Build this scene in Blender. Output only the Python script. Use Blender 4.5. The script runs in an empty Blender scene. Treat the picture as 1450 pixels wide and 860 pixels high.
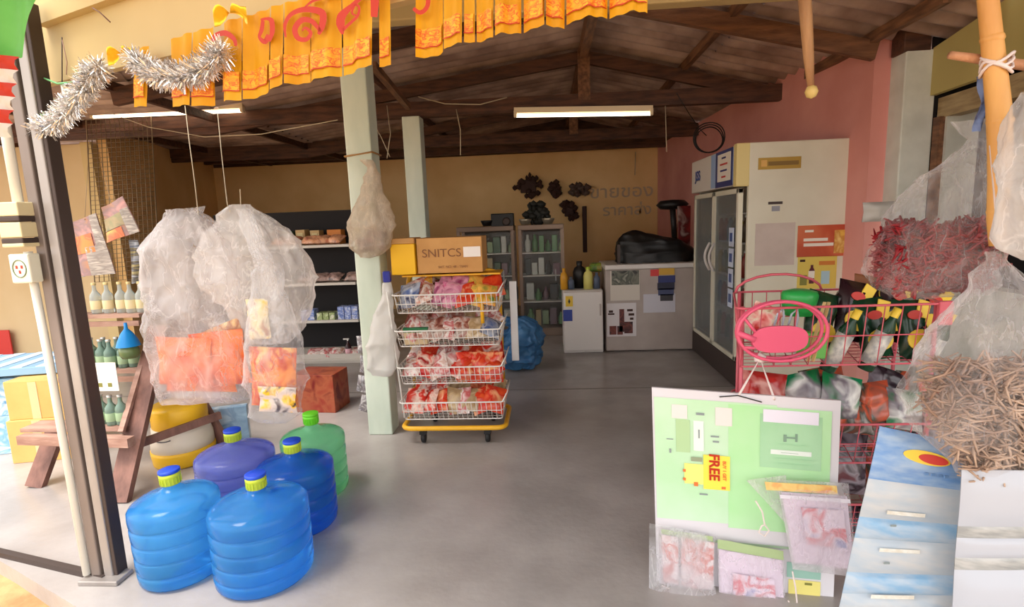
import bpy, bmesh, math, random
from mathutils import Vector, Matrix, Euler, noise
PI = math.pi
R = math.radians
SC = bpy.context.scene
COL = SC.collection

# ------------------------------------------------------------------ camera
F = 760.0
EYE = Vector((0, 0, 1.4))
CAMROT = Matrix.Rotation(R(4.0), 3, 'Z') @ Matrix.Rotation(R(90 - 8.6), 3, 'X') @ Matrix.Rotation(R(-2.2), 3, 'Z')
cd = bpy.data.cameras.new('camera')
cd.sensor_width = 36
cd.lens = F / 1450 * 36
cd.clip_start = 0.05
cam = bpy.data.objects.new('camera', cd)
cam.matrix_world = Matrix.Translation(EYE) @ CAMROT.to_4x4()
COL.objects.link(cam)
SC.camera = cam

# ------------------------------------------------------------------ light
w = bpy.data.worlds.new('sky')
SC.world = w
w.use_nodes = True
bg = w.node_tree.nodes['Background']
bg.inputs[0].default_value = (1.0, 0.985, 0.965, 1)
bg.inputs[1].default_value = 2.1
sl = bpy.data.lights.new('sun', 'SUN')
sl.energy = 2.8
sl.angle = R(25)
sl.color = (1.0, 0.94, 0.85)
so = bpy.data.objects.new('sun', sl)
so.rotation_euler = Vector((0.34, 0.28, -1.0)).to_track_quat('-Z', 'Y').to_euler()
COL.objects.link(so)
SC.view_settings.view_transform = 'Standard'
SC.view_settings.look = 'None'
SC.view_settings.exposure = 0.5
SC.view_settings.gamma = 1
SC.view_settings.use_curve_mapping = False
SC.cycles.max_bounces = 10
SC.cycles.transparent_max_bounces = 24

# ------------------------------------------------------------------ pixel -> world helpers
def ray(px, py):
    return CAMROT @ Vector(((px - 725) / F, -(py - 430) / F, -1.0))
def at(px, py, Y):
    d = ray(px, py)
    return EYE + d * (Y / d.y)
def gnd(px, py, z=0.0):
    d = ray(px, py)
    return EYE + d * ((z - EYE.z) / d.z)
def onpl(px, py, x0, y0, m):
    d = ray(px, py)
    return EYE + d * ((y0 - m * x0) / (d.y - m * d.x))

# ------------------------------------------------------------------ materials
def lin(c):
    return tuple((v / 255 / 12.92) if v / 255 <= .04045 else ((v / 255 + .055) / 1.055) ** 2.4 for v in c[:3]) + (1,)
MATS = {}
def mat(name, col, rough=.6, metal=0, col2=None, scale=6, detail=4, bump=0, bscale=40, trans=0, ior=1.45, spec=.5, stretch=None, lo=.35, hi=.65, emit=0, sheen=0, transluc=0):
    if name in MATS: return MATS[name]
    m = bpy.data.materials.new(name); m.use_nodes = True
    nt = m.node_tree; b = nt.nodes['Principled BSDF']
    b.inputs['Base Color'].default_value = lin(col)
    b.inputs['Roughness'].default_value = rough
    b.inputs['Metallic'].default_value = metal
    b.inputs['Transmission Weight'].default_value = trans
    b.inputs['IOR'].default_value = ior
    b.inputs['Specular IOR Level'].default_value = spec
    if emit:
        b.inputs['Emission Color'].default_value = lin(col); b.inputs['Emission Strength'].default_value = emit
    tc = nt.nodes.new('ShaderNodeTexCoord'); mp = nt.nodes.new('ShaderNodeMapping')
    nt.links.new(tc.outputs['Object'], mp.inputs['Vector'])
    if stretch: mp.inputs['Scale'].default_value = stretch
    if col2:
        n = nt.nodes.new('ShaderNodeTexNoise'); n.inputs['Scale'].default_value = scale; n.inputs['Detail'].default_value = detail
        r = nt.nodes.new('ShaderNodeValToRGB')
        r.color_ramp.elements[0].position = lo; r.color_ramp.elements[1].position = hi
        r.color_ramp.elements[0].color = lin(col); r.color_ramp.elements[1].color = lin(col2)
        nt.links.new(mp.outputs[0], n.inputs['Vector']); nt.links.new(n.outputs['Fac'], r.inputs[0]); nt.links.new(r.outputs[0], b.inputs['Base Color'])
    if bump:
        n2 = nt.nodes.new('ShaderNodeTexNoise'); n2.inputs['Scale'].default_value = bscale; n2.inputs['Detail'].default_value = 3
        bp = nt.nodes.new('ShaderNodeBump'); bp.inputs['Strength'].default_value = bump; bp.inputs['Distance'].default_value = .01
        nt.links.new(mp.outputs[0], n2.inputs['Vector']); nt.links.new(n2.outputs['Fac'], bp.inputs['Height']); nt.links.new(bp.outputs[0], b.inputs['Normal'])
    if transluc:
        out = nt.nodes['Material Output']; mx = nt.nodes.new('ShaderNodeMixShader'); tl = nt.nodes.new('ShaderNodeBsdfTranslucent')
        mx.inputs[0].default_value = transluc
        if col2: nt.links.new(r.outputs[0], tl.inputs[0])
        else: tl.inputs[0].default_value = lin(col)
        nt.links.new(b.outputs[0], mx.inputs[1]); nt.links.new(tl.outputs[0], mx.inputs[2]); nt.links.new(mx.outputs[0], out.inputs[0])
    MATS[name] = m
    return m

def film(name, col=(235, 235, 240), lo=.10, hi=.65, scale=9, rough=.2, stretch=(1, 1, .5), edge=.5):
    """thin clear plastic: mostly see-through, milky where it creases"""
    if name in MATS: return MATS[name]
    m = bpy.data.materials.new(name); m.use_nodes = True
    nt = m.node_tree; N = nt.nodes.new; L = nt.links.new
    b = nt.nodes['Principled BSDF']; out = nt.nodes['Material Output']
    b.inputs['Base Color'].default_value = lin(col); b.inputs['Roughness'].default_value = rough; b.inputs['Specular IOR Level'].default_value = .9
    tc = N('ShaderNodeTexCoord'); mp = N('ShaderNodeMapping'); mp.inputs['Scale'].default_value = stretch
    L(tc.outputs['Object'], mp.inputs[0])
    n = N('ShaderNodeTexNoise'); n.inputs['Scale'].default_value = scale * .6; n.inputs['Detail'].default_value = 3; n.inputs['Distortion'].default_value = .6
    L(mp.outputs[0], n.inputs['Vector'])
    n2 = N('ShaderNodeTexNoise'); n2.inputs['Scale'].default_value = scale * 1.9; n2.inputs['Detail'].default_value = 5; n2.inputs['Distortion'].default_value = .5
    L(mp.outputs[0], n2.inputs['Vector'])
    bp = N('ShaderNodeBump'); bp.inputs['Strength'].default_value = .9; bp.inputs['Distance'].default_value = .03
    L(n2.outputs['Fac'], bp.inputs['Height']); L(bp.outputs[0], b.inputs['Normal'])
    mr = N('ShaderNodeMapRange'); mr.inputs[1].default_value = .38; mr.inputs[2].default_value = .68; mr.inputs[3].default_value = lo; mr.inputs[4].default_value = hi
    L(n.outputs['Fac'], mr.inputs[0])
    rs = N('ShaderNodeMath'); rs.operation = 'SUBTRACT'; rs.inputs[1].default_value = .5; ra = N('ShaderNodeMath'); ra.operation = 'ABSOLUTE'
    L(n2.outputs['Fac'], rs.inputs[0]); L(rs.outputs[0], ra.inputs[0])
    rm = N('ShaderNodeMapRange'); rm.inputs[1].default_value = .0; rm.inputs[2].default_value = .022; rm.inputs[3].default_value = (hi - lo) * .42; rm.inputs[4].default_value = 0
    L(ra.outputs[0], rm.inputs[0]); ad = N('ShaderNodeMath'); L(mr.outputs[0], ad.inputs[0]); L(rm.outputs[0], ad.inputs[1])
    mr = ad
    lw = N('ShaderNodeLayerWeight'); lw.inputs[0].default_value = .35
    ma = N('ShaderNodeMath'); ma.operation = 'MULTIPLY_ADD'; ma.inputs[1].default_value = edge; ma.use_clamp = True
    L(lw.outputs['Facing'], ma.inputs[0]); L(mr.outputs[0], ma.inputs[2])
    tr = N('ShaderNodeBsdfTransparent'); tl = N('ShaderNodeBsdfTranslucent'); tl.inputs[0].default_value = lin(col)
    m1 = N('ShaderNodeMixShader'); m1.inputs[0].default_value = .4
    L(b.outputs[0], m1.inputs[1]); L(tl.outputs[0], m1.inputs[2])
    m2 = N('ShaderNodeMixShader')
    L(ma.outputs[0], m2.inputs[0]); L(tr.outputs[0], m2.inputs[1]); L(m1.outputs[0], m2.inputs[2]); L(m2.outputs[0], out.inputs[0])
    MATS[name] = m
    return m

def print_mat(name, cols, scale=7, rough=.3, kind='noise', foil=.0, stretch=(1, 1, 1), tr=0):
    """printed packet: patches of several flat colours"""
    if name in MATS: return MATS[name]
    m = bpy.data.materials.new(name); m.use_nodes = True
    nt = m.node_tree; N = nt.nodes.new; L = nt.links.new
    b = nt.nodes['Principled BSDF']; b.inputs['Roughness'].default_value = rough; b.inputs['Metallic'].default_value = foil
    tc = N('ShaderNodeTexCoord'); mp = N('ShaderNodeMapping'); mp.inputs['Scale'].default_value = stretch
    oi = N('ShaderNodeObjectInfo'); va = N('ShaderNodeVectorMath'); va.operation = 'ADD'
    L(tc.outputs['Object'], mp.inputs[0]); L(mp.outputs[0], va.inputs[0]); L(oi.outputs['Location'], va.inputs[1])
    if kind == 'noise':
        n = N('ShaderNodeTexNoise'); n.inputs['Scale'].default_value = scale; n.inputs['Detail'].default_value = 2.5; n.inputs['Distortion'].default_value = .8
        src = n.outputs['Fac']
    else:
        n = N('ShaderNodeTexVoronoi'); n.inputs['Scale'].default_value = scale
        sp = N('ShaderNodeSeparateColor'); L(n.outputs['Color'], sp.inputs[0]); src = sp.outputs[0]
    L(va.outputs[0], n.inputs['Vector'])
    r = N('ShaderNodeValToRGB'); r.color_ramp.interpolation = 'CONSTANT' if kind != 'noise' else 'LINEAR'
    e = r.color_ramp.elements; k = len(cols)
    while len(e) < k: e.new(.5)
    for i, c in enumerate(cols):
        e[i].position = (i / k) if kind != 'noise' else (.32 + .36 * i / max(1, k - 1)); e[i].color = lin(c)
    L(src, r.inputs[0]); L(r.outputs[0], b.inputs['Base Color'])
    MATS[name] = m
    return m

def wood(name, c1, c2, sc=(3, 3, 3), rough=.6):
    return mat(name, c1, rough, col2=c2, scale=5, detail=6, stretch=sc, bump=.3, bscale=25)

# ------------------------------------------------------------------ mesh builder
class MB:
    def __init__(s):
        s.v = []; s.f = []; s.fm = []; s.mats = []; s.sm = []
    def mi(s, m):
        if m not in s.mats: s.mats.append(m)
        return s.mats.index(m)
    def raw(s, vs, fs, m, smooth=False):
        o = len(s.v); s.v += [Vector(v) for v in vs]; k = s.mi(m)
        for f in fs: s.f.append([i + o for i in f]); s.fm.append(k); s.sm.append(smooth)
        return s
    def box(s, c, d, m, rot=None):
        c = Vector(c); M = rot if rot else Matrix.Identity(3)
        if isinstance(rot, Euler): M = rot.to_matrix()
        vs = [c + M @ Vector((x * d[0] / 2, y * d[1] / 2, z * d[2] / 2)) for x in (-1, 1) for y in (-1, 1) for z in (-1, 1)]
        return s.raw(vs, [(0, 1, 3, 2), (4, 6, 7, 5), (0, 4, 5, 1), (2, 3, 7, 6), (0, 2, 6, 4), (1, 5, 7, 3)], m)
    def bbox(s, c, d, m, rot=None, b=.004):
        """box with chamfered vertical and horizontal edges"""
        bm = bmesh.new(); bmesh.ops.create_cube(bm, size=1)
        for v in bm.verts: v.co = Vector((v.co.x * d[0], v.co.y * d[1], v.co.z * d[2]))
        bmesh.ops.bevel(bm, geom=bm.edges[:], offset=min(b, min(d) * .4), segments=2, affect='EDGES', profile=.5)
        M = rot.to_matrix() if isinstance(rot, Euler) else (rot or Matrix.Identity(3)); c = Vector(c)
        bm.verts.index_update()
        s.raw([c + M @ v.co for v in bm.verts], [[v.index for v in f.verts] for f in bm.faces], m); bm.free(); return s
    def bar(s, p, q, wd, ht, m, up=Vector((0, 0, 1))):
        p = Vector(p); q = Vector(q); d = (q - p); L = d.length; d.normalize()
        x = d.cross(up)
        if x.length < 1e-4: x = d.cross(Vector((0, 1, 0)))
        x.normalize(); z = x.cross(d)
        M = Matrix((x, d, z)).transposed()
        return s.box((p + q) / 2, (wd, L, ht), m, M)
    def tube(s, pts, r, m, n=6, closed=False, smooth=True):
        pts = [Vector(p) for p in pts]; vs = []; fs = []; k = len(pts)
        prev = None
        for i, p in enumerate(pts):
            a = pts[i - 1] if (i > 0 or closed) else p; b_ = pts[(i + 1) % k] if (i < k - 1 or closed) else p
            t = (b_ - a).normalized()
            if prev is None:
                u = t.orthogonal().normalized()
            else:
                u = (prev - t * prev.dot(t)); u = u.normalized() if u.length > 1e-6 else t.orthogonal().normalized()
            prev = u; v_ = t.cross(u); rr = r[i] if isinstance(r, (list, tuple)) else r
            for j in range(n):
                an = 2 * PI * j / n; vs.append(p + (u * math.cos(an) + v_ * math.sin(an)) * rr)
        for i in range(k if closed else k - 1):
            for j in range(n):
                a0 = i * n + j; a1 = i * n + (j + 1) % n; b0 = ((i + 1) % k) * n + j; b1 = ((i + 1) % k) * n + (j + 1) % n
                fs.append((a0, a1, b1, b0))
        if not closed:
            fs.append(tuple(reversed(range(n)))); fs.append(tuple((k - 1) * n + j for j in range(n)))
        return s.raw(vs, fs, m, smooth)
    def lathe(s, prof, m, c=(0, 0, 0), n=24, smooth=True, sx=1, sy=1, cap=True, fn=None):
        c = Vector(c); vs = []; fs = []; k = len(prof)
        for i, (r, z) in enumerate(prof):
            for j in range(n):
                a = 2 * PI * j / n
                rr = r * (fn(a, i / (k - 1)) if fn else 1)
                vs.append(c + Vector((rr * math.cos(a) * sx, rr * math.sin(a) * sy, z)))
        for i in range(k - 1):
            for j in range(n):
                fs.append((i * n + j, i * n + (j + 1) % n, (i + 1) * n + (j + 1) % n, (i + 1) * n + j))
        if cap:
            if prof[0][0] > 1e-5: fs.append(tuple(reversed(range(n))))
            if prof[-1][0] > 1e-5: fs.append(tuple((k - 1) * n + j for j in range(n)))
        return s.raw(vs, fs, m, smooth)
    def prism(s, pts, m, p0, ex, ey, depth):
        """2-D polygon pts in plane (p0, ex, ey), extruded along -(ex x ey)... both sides closed"""
        p0 = Vector(p0); ex = Vector(ex); ey = Vector(ey); nz = ex.cross(ey).normalized() * depth; k = len(pts)
        vs = [p0 + ex * a + ey * b for a, b in pts] + [p0 + ex * a + ey * b - nz for a, b in pts]
        fs = [tuple(range(k)), tuple(reversed(range(k, 2 * k)))] + [(i, i + k, (i + 1) % k + k, (i + 1) % k) for i in range(k)]
        return s.raw(vs, fs, m)
    def grid(s, fn, nu, nv, m, smooth=True, closed_u=False):
        vs = [fn(i / (nu - 1) if not closed_u else i / nu, j / (nv - 1)) for j in range(nv) for i in range(nu)]
        fs = []
        for j in range(nv - 1):
            for i in range(nu if closed_u else nu - 1):
                a = j * nu + i; b_ = j * nu + (i + 1) % nu
                fs.append((a, b_, b_ + nu, a + nu))
        return s.raw(vs, fs, m, smooth)
    def mesh(s, name, off=Vector((0, 0, 0))):
        me = bpy.data.meshes.new(name)
        me.from_pydata([v - off for v in s.v], [], s.f)
        for m in s.mats: me.materials.append(m)
        me.polygons.foreach_set('material_index', s.fm); me.polygons.foreach_set('use_smooth', s.sm)
        me.update(); return me
    def build(s, name, parent=None, local=False, kind=None):
        off = Vector((0, 0, 0))
        if parent and not local:
            p = parent
            while p: off += Vector(p.location); p = p.parent
        o = bpy.data.objects.new(name, s.mesh(name, off)); COL.objects.link(o)
        if parent: o.parent = parent
        if kind: o['kind'] = kind
        return o
    def solo(s, name, label, cat, group=None, kind=None, loc=None):
        """one-mesh thing, world coordinates"""
        if loc is None:
            n = len(s.v); loc = Vector((sum(v.x for v in s.v) / n, sum(v.y for v in s.v) / n, min(v.z for v in s.v)))
        o = bpy.data.objects.new(name, s.mesh(name, loc)); o.location = loc; COL.objects.link(o)
        tag(o, label, cat, group, kind); return o

def tag(o, label, cat, group=None, kind=None):
    o['label'] = label; o['category'] = cat
    if group: o['group'] = group
    if kind: o['kind'] = kind
    return o
def thing(name, label, cat, loc=(0, 0, 0), group=None, rot=(0, 0, 0)):
    o = bpy.data.objects.new(name, None); COL.objects.link(o); o.empty_display_size = .05
    o.location = loc; o.rotation_euler = rot
    return tag(o, label, cat, group)
def inst(name, me, loc, rot=(0, 0, 0), sc=1, label=None, cat=None, group=None, parent=None):
    o = bpy.data.objects.new(name, me); COL.objects.link(o); o.location = loc; o.rotation_euler = rot
    o.scale = (sc, sc, sc) if isinstance(sc, (int, float)) else sc
    if label: tag(o, label, cat, group)
    if parent: o.parent = parent
    return o
def dup(t, loc, rot=(0, 0, 0), label=None, group=None, sc=None):
    r = t.copy(); COL.objects.link(r); r.location = loc; r.rotation_euler = rot
    if sc: r.scale = (sc, sc, sc)
    if label: r['label'] = label
    if group: r['group'] = group
    for ch in list(t.children):
        c = ch.copy(); COL.objects.link(c); c.parent = r
        for g in ch.children:
            d = g.copy(); COL.objects.link(d); d.parent = c
    return r
def struct(name, mb=None, label=None):
    if mb: o = mb.build(name)
    else: o = bpy.data.objects.new(name, None); COL.objects.link(o)
    o['kind'] = 'structure'
    if label: o['label'] = label
    return o
def text(body, size, loc, m, rot=(PI / 2, 0, 0), parent=None, name='lettering', sx=1, ext=.0006, bold=0, align='CENTER', M=None):
    cu = bpy.data.curves.new('t', 'FONT'); cu.body = body; cu.size = size; cu.align_x = align; cu.align_y = 'CENTER'; cu.extrude = ext; cu.offset = bold
    to = bpy.data.objects.new('t', cu); COL.objects.link(to)
    dg = bpy.context.evaluated_depsgraph_get()
    me = bpy.data.meshes.new_from_object(to.evaluated_get(dg)); bpy.data.objects.remove(to); bpy.data.curves.remove(cu)
    T = Matrix.Translation(Vector(loc)) @ (M.to_4x4() if M else Euler(rot).to_matrix().to_4x4()) @ Matrix.Diagonal((sx, 1, 1, 1))
    if parent: 
        off = Vector((0, 0, 0)); p = parent
        while p: off += Vector(p.location); p = p.parent
        T = Matrix.Translation(-off) @ T
    me.transform(T); me.materials.clear(); me.materials.append(m)
    o = bpy.data.objects.new(name, me); COL.objects.link(o)
    if parent: o.parent = parent
    return o
ORD = ['leftmost', 'second from left', 'third from left', 'fourth from left', 'fifth from left', 'sixth from left', 'seventh from left', 'eighth from left', 'ninth from left', 'tenth from left', 'eleventh from left', 'twelfth from left']
def nz(p, s=1.0, seed=0): return noise.noise(Vector((p[0] * s + seed * 7.3, p[1] * s + seed * 3.1, p[2] * s - seed * 5.7)))

def pillow(wd, h, t, m, seed=0, nx=9, nzv=11, crimp=.06):
    """snack packet, width along x, height along z, centred"""
    mb = MB()
    def side(sg):
        def fn(u, v):
            x = (u - .5) * wd; z = (v - .5) * h
            e = (1 - abs(2 * u - 1) ** 3) * max(0, 1 - (abs(2 * v - 1) / (1 - crimp)) ** 4)
            x *= 1 - .08 * (1 - abs(2 * v - 1)) * abs(2 * u - 1)
            k = nz((x, sg * .1, z), 22, seed) * .012 * (0.3 + e)
            return Vector((x, sg * (t / 2 * max(0, e) ** .6 + k + .0008), z))
        return fn
    a = side(-1); b = side(1)
    mb.grid(a, nx, nzv, m); mb.grid(lambda u, v: b(1 - u, v), nx, nzv, m)
    return mb

# ================================================================== SETTING
random.seed(4)
M_conc = mat('concrete_floor', (156, 149, 146), .24, col2=(178, 171, 168), scale=2.2, detail=8, bump=.12, bscale=30)
M_dirt = mat('dirt', (196, 160, 112), .95, col2=(158, 122, 82), scale=6, detail=8, bump=1, bscale=14)
M_ochre = mat('ochre_plaster', (244, 204, 144), .85, col2=(228, 184, 122), scale=1.2, detail=5, bump=.15, bscale=8)
M_cream = mat('cream_paint', (202, 178, 126), .7, col2=(192, 166, 114), scale=1.5, detail=3)
M_tan = mat('tan_plaster', (206, 182, 142), .85, col2=(194, 168, 126), scale=1.3, detail=4)
M_pink = mat('pink_plaster', (226, 160, 150), .8, col2=(212, 142, 132), scale=1.6, detail=6, bump=.15, bscale=9)
M_white = mat('white_paint', (214, 216, 206), .6, col2=(190, 192, 182), scale=4, detail=6)
M_post = mat('pale_green_post_paint', (216, 224, 208), .55, col2=(192, 204, 188), scale=5, detail=6, stretch=(1, 1, .3))
M_beam = wood('dark_roof_timber', (98, 62, 44), (62, 38, 28), (1, 6, 6))
M_beam2 = wood('brown_roof_timber', (140, 98, 68), (92, 62, 44), (6, 1, 6))
M_tin = mat('old_corrugated_metal', (196, 170, 156), .5, metal=.1, col2=(140, 114, 104), scale=3, detail=6)
M_olive = mat('olive_cream_board', (200, 184, 118), .6, col2=(184, 168, 104), scale=1.4)
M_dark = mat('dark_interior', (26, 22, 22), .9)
M_galv = mat('galvanised_steel', (176, 170, 166), .42, metal=.35, col2=(146, 138, 134), scale=5, detail=5, stretch=(1, 1, .3))
M_groove = mat('dark_steel', (74, 62, 58), .6, metal=.3)  # one plain dark steel tone for grooves, plates, track and bands

# floor slab with a front edge running from far left to right in front of the camera
mb = MB()
edge = [(-9, 5.0), (-2.46, 2.03), (-1.84, 1.75), (0, .9), (3, -.6), (7, -2.6)]
top = [Vector((x, y, 0)) for x, y in edge] + [Vector((7, 9.2, 0)), Vector((-9, 9.2, 0))]
k = len(top)
mb.raw(top + [p - Vector((0, 0, .12)) for p in top], [tuple(range(k))] + [(i, i + k, (i + 1) % k + k, (i + 1) % k) for i in range(k)], M_conc)
struct('floor', mb)
mb = MB()
def dirt(u, v):
    x = -24 + u * 48; y = -16 + v * 24
    return Vector((x, y, -.075 + .018 * nz((x, y, 0), 3) + .012 * nz((x, y, 0), 11)))
mb.grid(dirt, 110, 60, M_dirt)
struct('trim_1', mb, 'sandy ground outside the slab')
# floor joints cut across the slab: shallow strips of darker mortar
M_joint = mat('joint_mortar', (120, 112, 106), .8)
for i, (a, b) in enumerate([((520, 560), (1000, 560)), ((905, 590), (905, 600))][:1]):
    p, q = gnd(*a), gnd(*b)
    mb = MB(); mb.box((( -6 + 2.3) / 2, 4.36, .0008), (8.4, .012, .0016), M_joint); struct('trim_2', mb)

# back wall, left walls, pink wall
mb = MB(); mb.box((-2.2, 9.06, 1.25), (8.4, .12, 2.5), M_ochre); struct('wall_back', mb)
mb = MB(); mb.box((-2.2, 9.10, 2.85), (8.6, .06, .78), M_beam); struct('trim_3', mb, 'dark boarded gable above the back wall')
A = Vector((-4.75, 5.6)); B = Vector((-5.72, 9.0))
mb = MB(); mb.prism([(0, 0), ((B - A).length, 0), ((B - A).length, 2.56), (0, 2.56)], M_ochre, (B.x, B.y, 0), (A - B).to_3d().normalized(), (0, 0, 1), .1); struct('wall_left', mb)
mb = MB(); mb.box((-7.0, 5.66, 1.2), (4.42, .1, 2.4), M_tan); mb.box((-4.80, 5.58, 1.2), (.12, .14, 2.4), M_cream); struct('wall_far_left', mb)
P0 = Vector((1.92, 9.0, 0)); P1 = Vector((2.40, 4.07, 0))
L = (P1 - P0).length; ex = (P1 - P0).normalized()
mb = MB(); mb.prism([(0, 0), (L, 0), (L, 2.66), (0, 2.52)], M_pink, P0, ex, (0, 0, 1), -.12); struct('wall_right', mb)
# pier, timber on it
mb = MB(); mb.bbox((2.49, 3.98, 1.21), (.2, .16, 2.42), M_white, b=.008); struct('trim_4', mb, 'white concrete pier at the end of the pink wall')
mb = MB(); mb.bbox((2.46, 3.97, 2.64), (.17, .14, .46), M_beam, b=.006); struct('trim_5', mb, 'dark timber stub above the white pier')
# near right side wall with dark opening
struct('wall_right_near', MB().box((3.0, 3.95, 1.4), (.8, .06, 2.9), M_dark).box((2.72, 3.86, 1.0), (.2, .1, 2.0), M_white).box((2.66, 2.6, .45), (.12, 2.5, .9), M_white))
mb = MB(); mb.prism([(0, 0), (2.6, 0), (2.6, .62), (0, .30)], M_olive, (2.60, 3.9, 2.125), (-.06, -1, 0), (0, 0, 1), -.04); struct('trim_6', mb, 'olive cream fascia board on the right')
mb = MB(); mb.bar((2.66, 3.9, 2.04), (2.58, 1.3, 2.04), .09, .13, wood('weathered_lintel', (182, 160, 120), (140, 118, 84), (1, 1, 6))); struct('trim_7', mb, 'weathered wooden lintel above the dark opening')
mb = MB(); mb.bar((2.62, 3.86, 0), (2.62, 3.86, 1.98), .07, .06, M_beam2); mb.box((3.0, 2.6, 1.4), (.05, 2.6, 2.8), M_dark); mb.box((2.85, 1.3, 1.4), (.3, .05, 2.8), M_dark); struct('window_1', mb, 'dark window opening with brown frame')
mb = MB(); mb.box((3.1, 2.6, 2.95), (1.4, 3.0, .05), M_beam); struct('trim_8', mb, 'dark eave over the right side')

# roof: ridge runs in depth
ceil = struct('ceiling')
RX, RZ = .38, 3.03
def roof_z(x):
    if x > RX: return RZ - .24 * (x - RX)
    if x > -3.2: return RZ - .13 * (RX - x)
    return RZ - .13 * (RX + 3.2) + .01 * (-3.2 - x)
def sheet(x0, x1, y0, y1, lift=0):
    me = MB(); n = int((y1 - y0) / .0185); 
    def fn(u, v):
        x = x0 + (x1 - x0) * v; y = y0 + (y1 - y0) * u
        return Vector((x, y, lift + roof_z(x) + .024 * math.sin(2 * PI * y / .17)))
    me.grid(fn, n, 2, M_tin); return me
for (x0, x1) in ((RX, 1.5), (1.46, 2.95), (-1.45, RX), (-3.2, -1.40), (-5.6, -3.1), (-8.2, -5.55)):
    y = 3.3; k_ = 0
    while y < 9.2:
        m_ = sheet(x0, x1, y, min(9.25, y + .86), .006 * (k_ % 2) + (.013 if x0 in (RX, -3.2, -8.2) else 0)); k_ += 1
        m_.build('corrugated_sheet', ceil); y += .84
def rb(name, p, q, wd, ht, m): MB().bar(p, q, wd, ht, m).build(name, ceil)
MB().bar((RX, 3.28, RZ + .045), (RX, 9.25, RZ + .045), .34, .015, M_tin).build('ridge_cap', ceil)
rb('ridge_beam', (RX, 3.3, RZ - .10), (RX, 9.1, RZ - .10), .07, .13, M_beam2)
for x in (-8, -6.3, -4.6, -3.2, -1.5, 1.3, 2.22):
    rb('purlin', (x, 3.3, roof_z(x) - .055), (x, 9.1, roof_z(x) - .055), .045, .07, M_beam2 if x > -.6 else M_beam)
rb('wall_plate', (2.12, 9, 2.56), (2.36, 3.8, 2.70), .12, .09, M_beam2)
for ty, tm in ((5.3, M_beam), (7.3, M_beam)):
    zt = 2.50
    rb('tie_beam', (-8.1, ty, zt + .03), (2.2, ty, zt - .02), .09, .14, tm)
    rb('king_post', (RX, ty, zt), (RX, ty, RZ - .08), .11, .11, M_beam2)
    rb('rafter', (RX, ty, RZ - .14), (2.22, ty, roof_z(2.22) - .14), .05, .11, tm)
    rb('rafter', (RX, ty, RZ - .14), (-3.2, ty, roof_z(-3.2) - .14), .05, .11, tm)
    rb('rafter', (-3.2, ty, roof_z(-3.2) - .14), (-8.1, ty, roof_z(-8.1) - .14), .05, .11, tm)
rb('rafter', (RX, 4.0, RZ - .13), (2.25, 4.0, roof_z(2.25) - .13), .05, .12, wood('reddish_roof_timber', (132, 90, 62), (96, 62, 42), (1, 6, 6)))
rb('rafter', (RX, 4.0, RZ - .13), (-3.2, 4.0, roof_z(-3.2) - .13), .05, .12, M_beam)
rb('tie_beam', (-8, 8.6, 2.60), (2.0, 8.6, 2.52), .09, .14, M_beam)
rb('strut', at(528, 92, 4.0), at(578, 152, 5.2), .05, .05, M_beam2)
# front beams
struct('trim_9', MB().bbox((.5, 3.22, 2.625), (3.9, .10, .16), M_cream, b=.01), 'cream painted front beam')
# fascia on the left, angled
def fx(x): return 2.05 - .35 * (x + 1.8)
ex = Vector((1, -.35, 0)).normalized()
mb = MB(); mb.prism([(0, 0), (4.4, 0), (4.4, .95), (0, .95)], M_cream, (-4.2, fx(-4.2), 1.995), ex, (0, 0, 1), -.03)
struct('trim_10', mb, 'cream fascia board over the left entrance')
mb = MB(); mb.bar((-1.86, fx(-1.86) - .03, 2.22), (-.3, fx(-.3) - .03, 2.26), .07, .06, M_cream); struct('trim_11', mb, 'cream header trim on the fascia')
# unseen canopy sheet, added and sized to keep sun off the front right
mb = MB(); mb.box((1.6, 1.1, 2.99), (7.0, 4.4, .04), M_beam); struct('trim_12', mb, 'unseen canopy sheet added to shade the entrance')

# posts
def post(x, y, wd, h, nm, lb):
    t = struct(nm, MB().bbox((x, y, h / 2), (wd, wd, h), M_post, b=.008), lb); return t
post(-1.17, 3.50, .165, 2.50, 'trim_13', 'pale green square post nearest the wheeled rack')
post(-1.26, 5.30, .17, 2.43, 'trim_14', 'pale green square post behind the cardboard box')

# galvanised sliding door pole at left
t = thing('door_pole', 'grey galvanised steel channel pole at the left of the entrance', 'pole', (-1.82, 1.93, 0))
M_galv2 = mat('dull_galvanised_steel', (140, 128, 122), .5, metal=.3, col2=(120, 108, 102), scale=5, detail=5, stretch=(1, 1, .3))
for x, wd, m_, y in ((-1.855, .042, M_galv2, 1.925), (-1.80, .038, M_galv, 1.925)):
    MB().bbox((x, y, 1.12), (wd, .035, 2.24), m_, b=.005).build('channel', t)
MB().box((-1.827, 1.935, 1.12), (.022, .02, 2.22), M_groove).build('groove', t)
MB().bbox((-1.772, 1.94, 1.12), (.016, .055, 2.24), M_groove, b=.003).build('side_plate', t)
MB().bbox((-1.82, 1.915, .01), (.17, .09, .02), M_galv, b=.004).build('base_plate', t)
mb = MB(); 
mb.tube([(-1.915, 1.91, 2.1), (-1.915, 1.91, 1.52)], .017, mat('white_conduit', (226, 224, 214), .5), 10); mb.build('conduit', t)
mb = MB(); mb.tube([(-1.90, 1.90, 1.36), (-1.895, 1.905, .9), (-1.89, 1.905, .03)], .014, MATS['white_conduit'], 10); mb.build('conduit', t)
t.location.x -= .045
p = at(26, 318, 1.88)
t = thing('meter_box', 'cream and grey banded electric box on the left pole', 'box', p)
M_ivory = mat('ivory_plastic', (226, 212, 170), .45)
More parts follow.
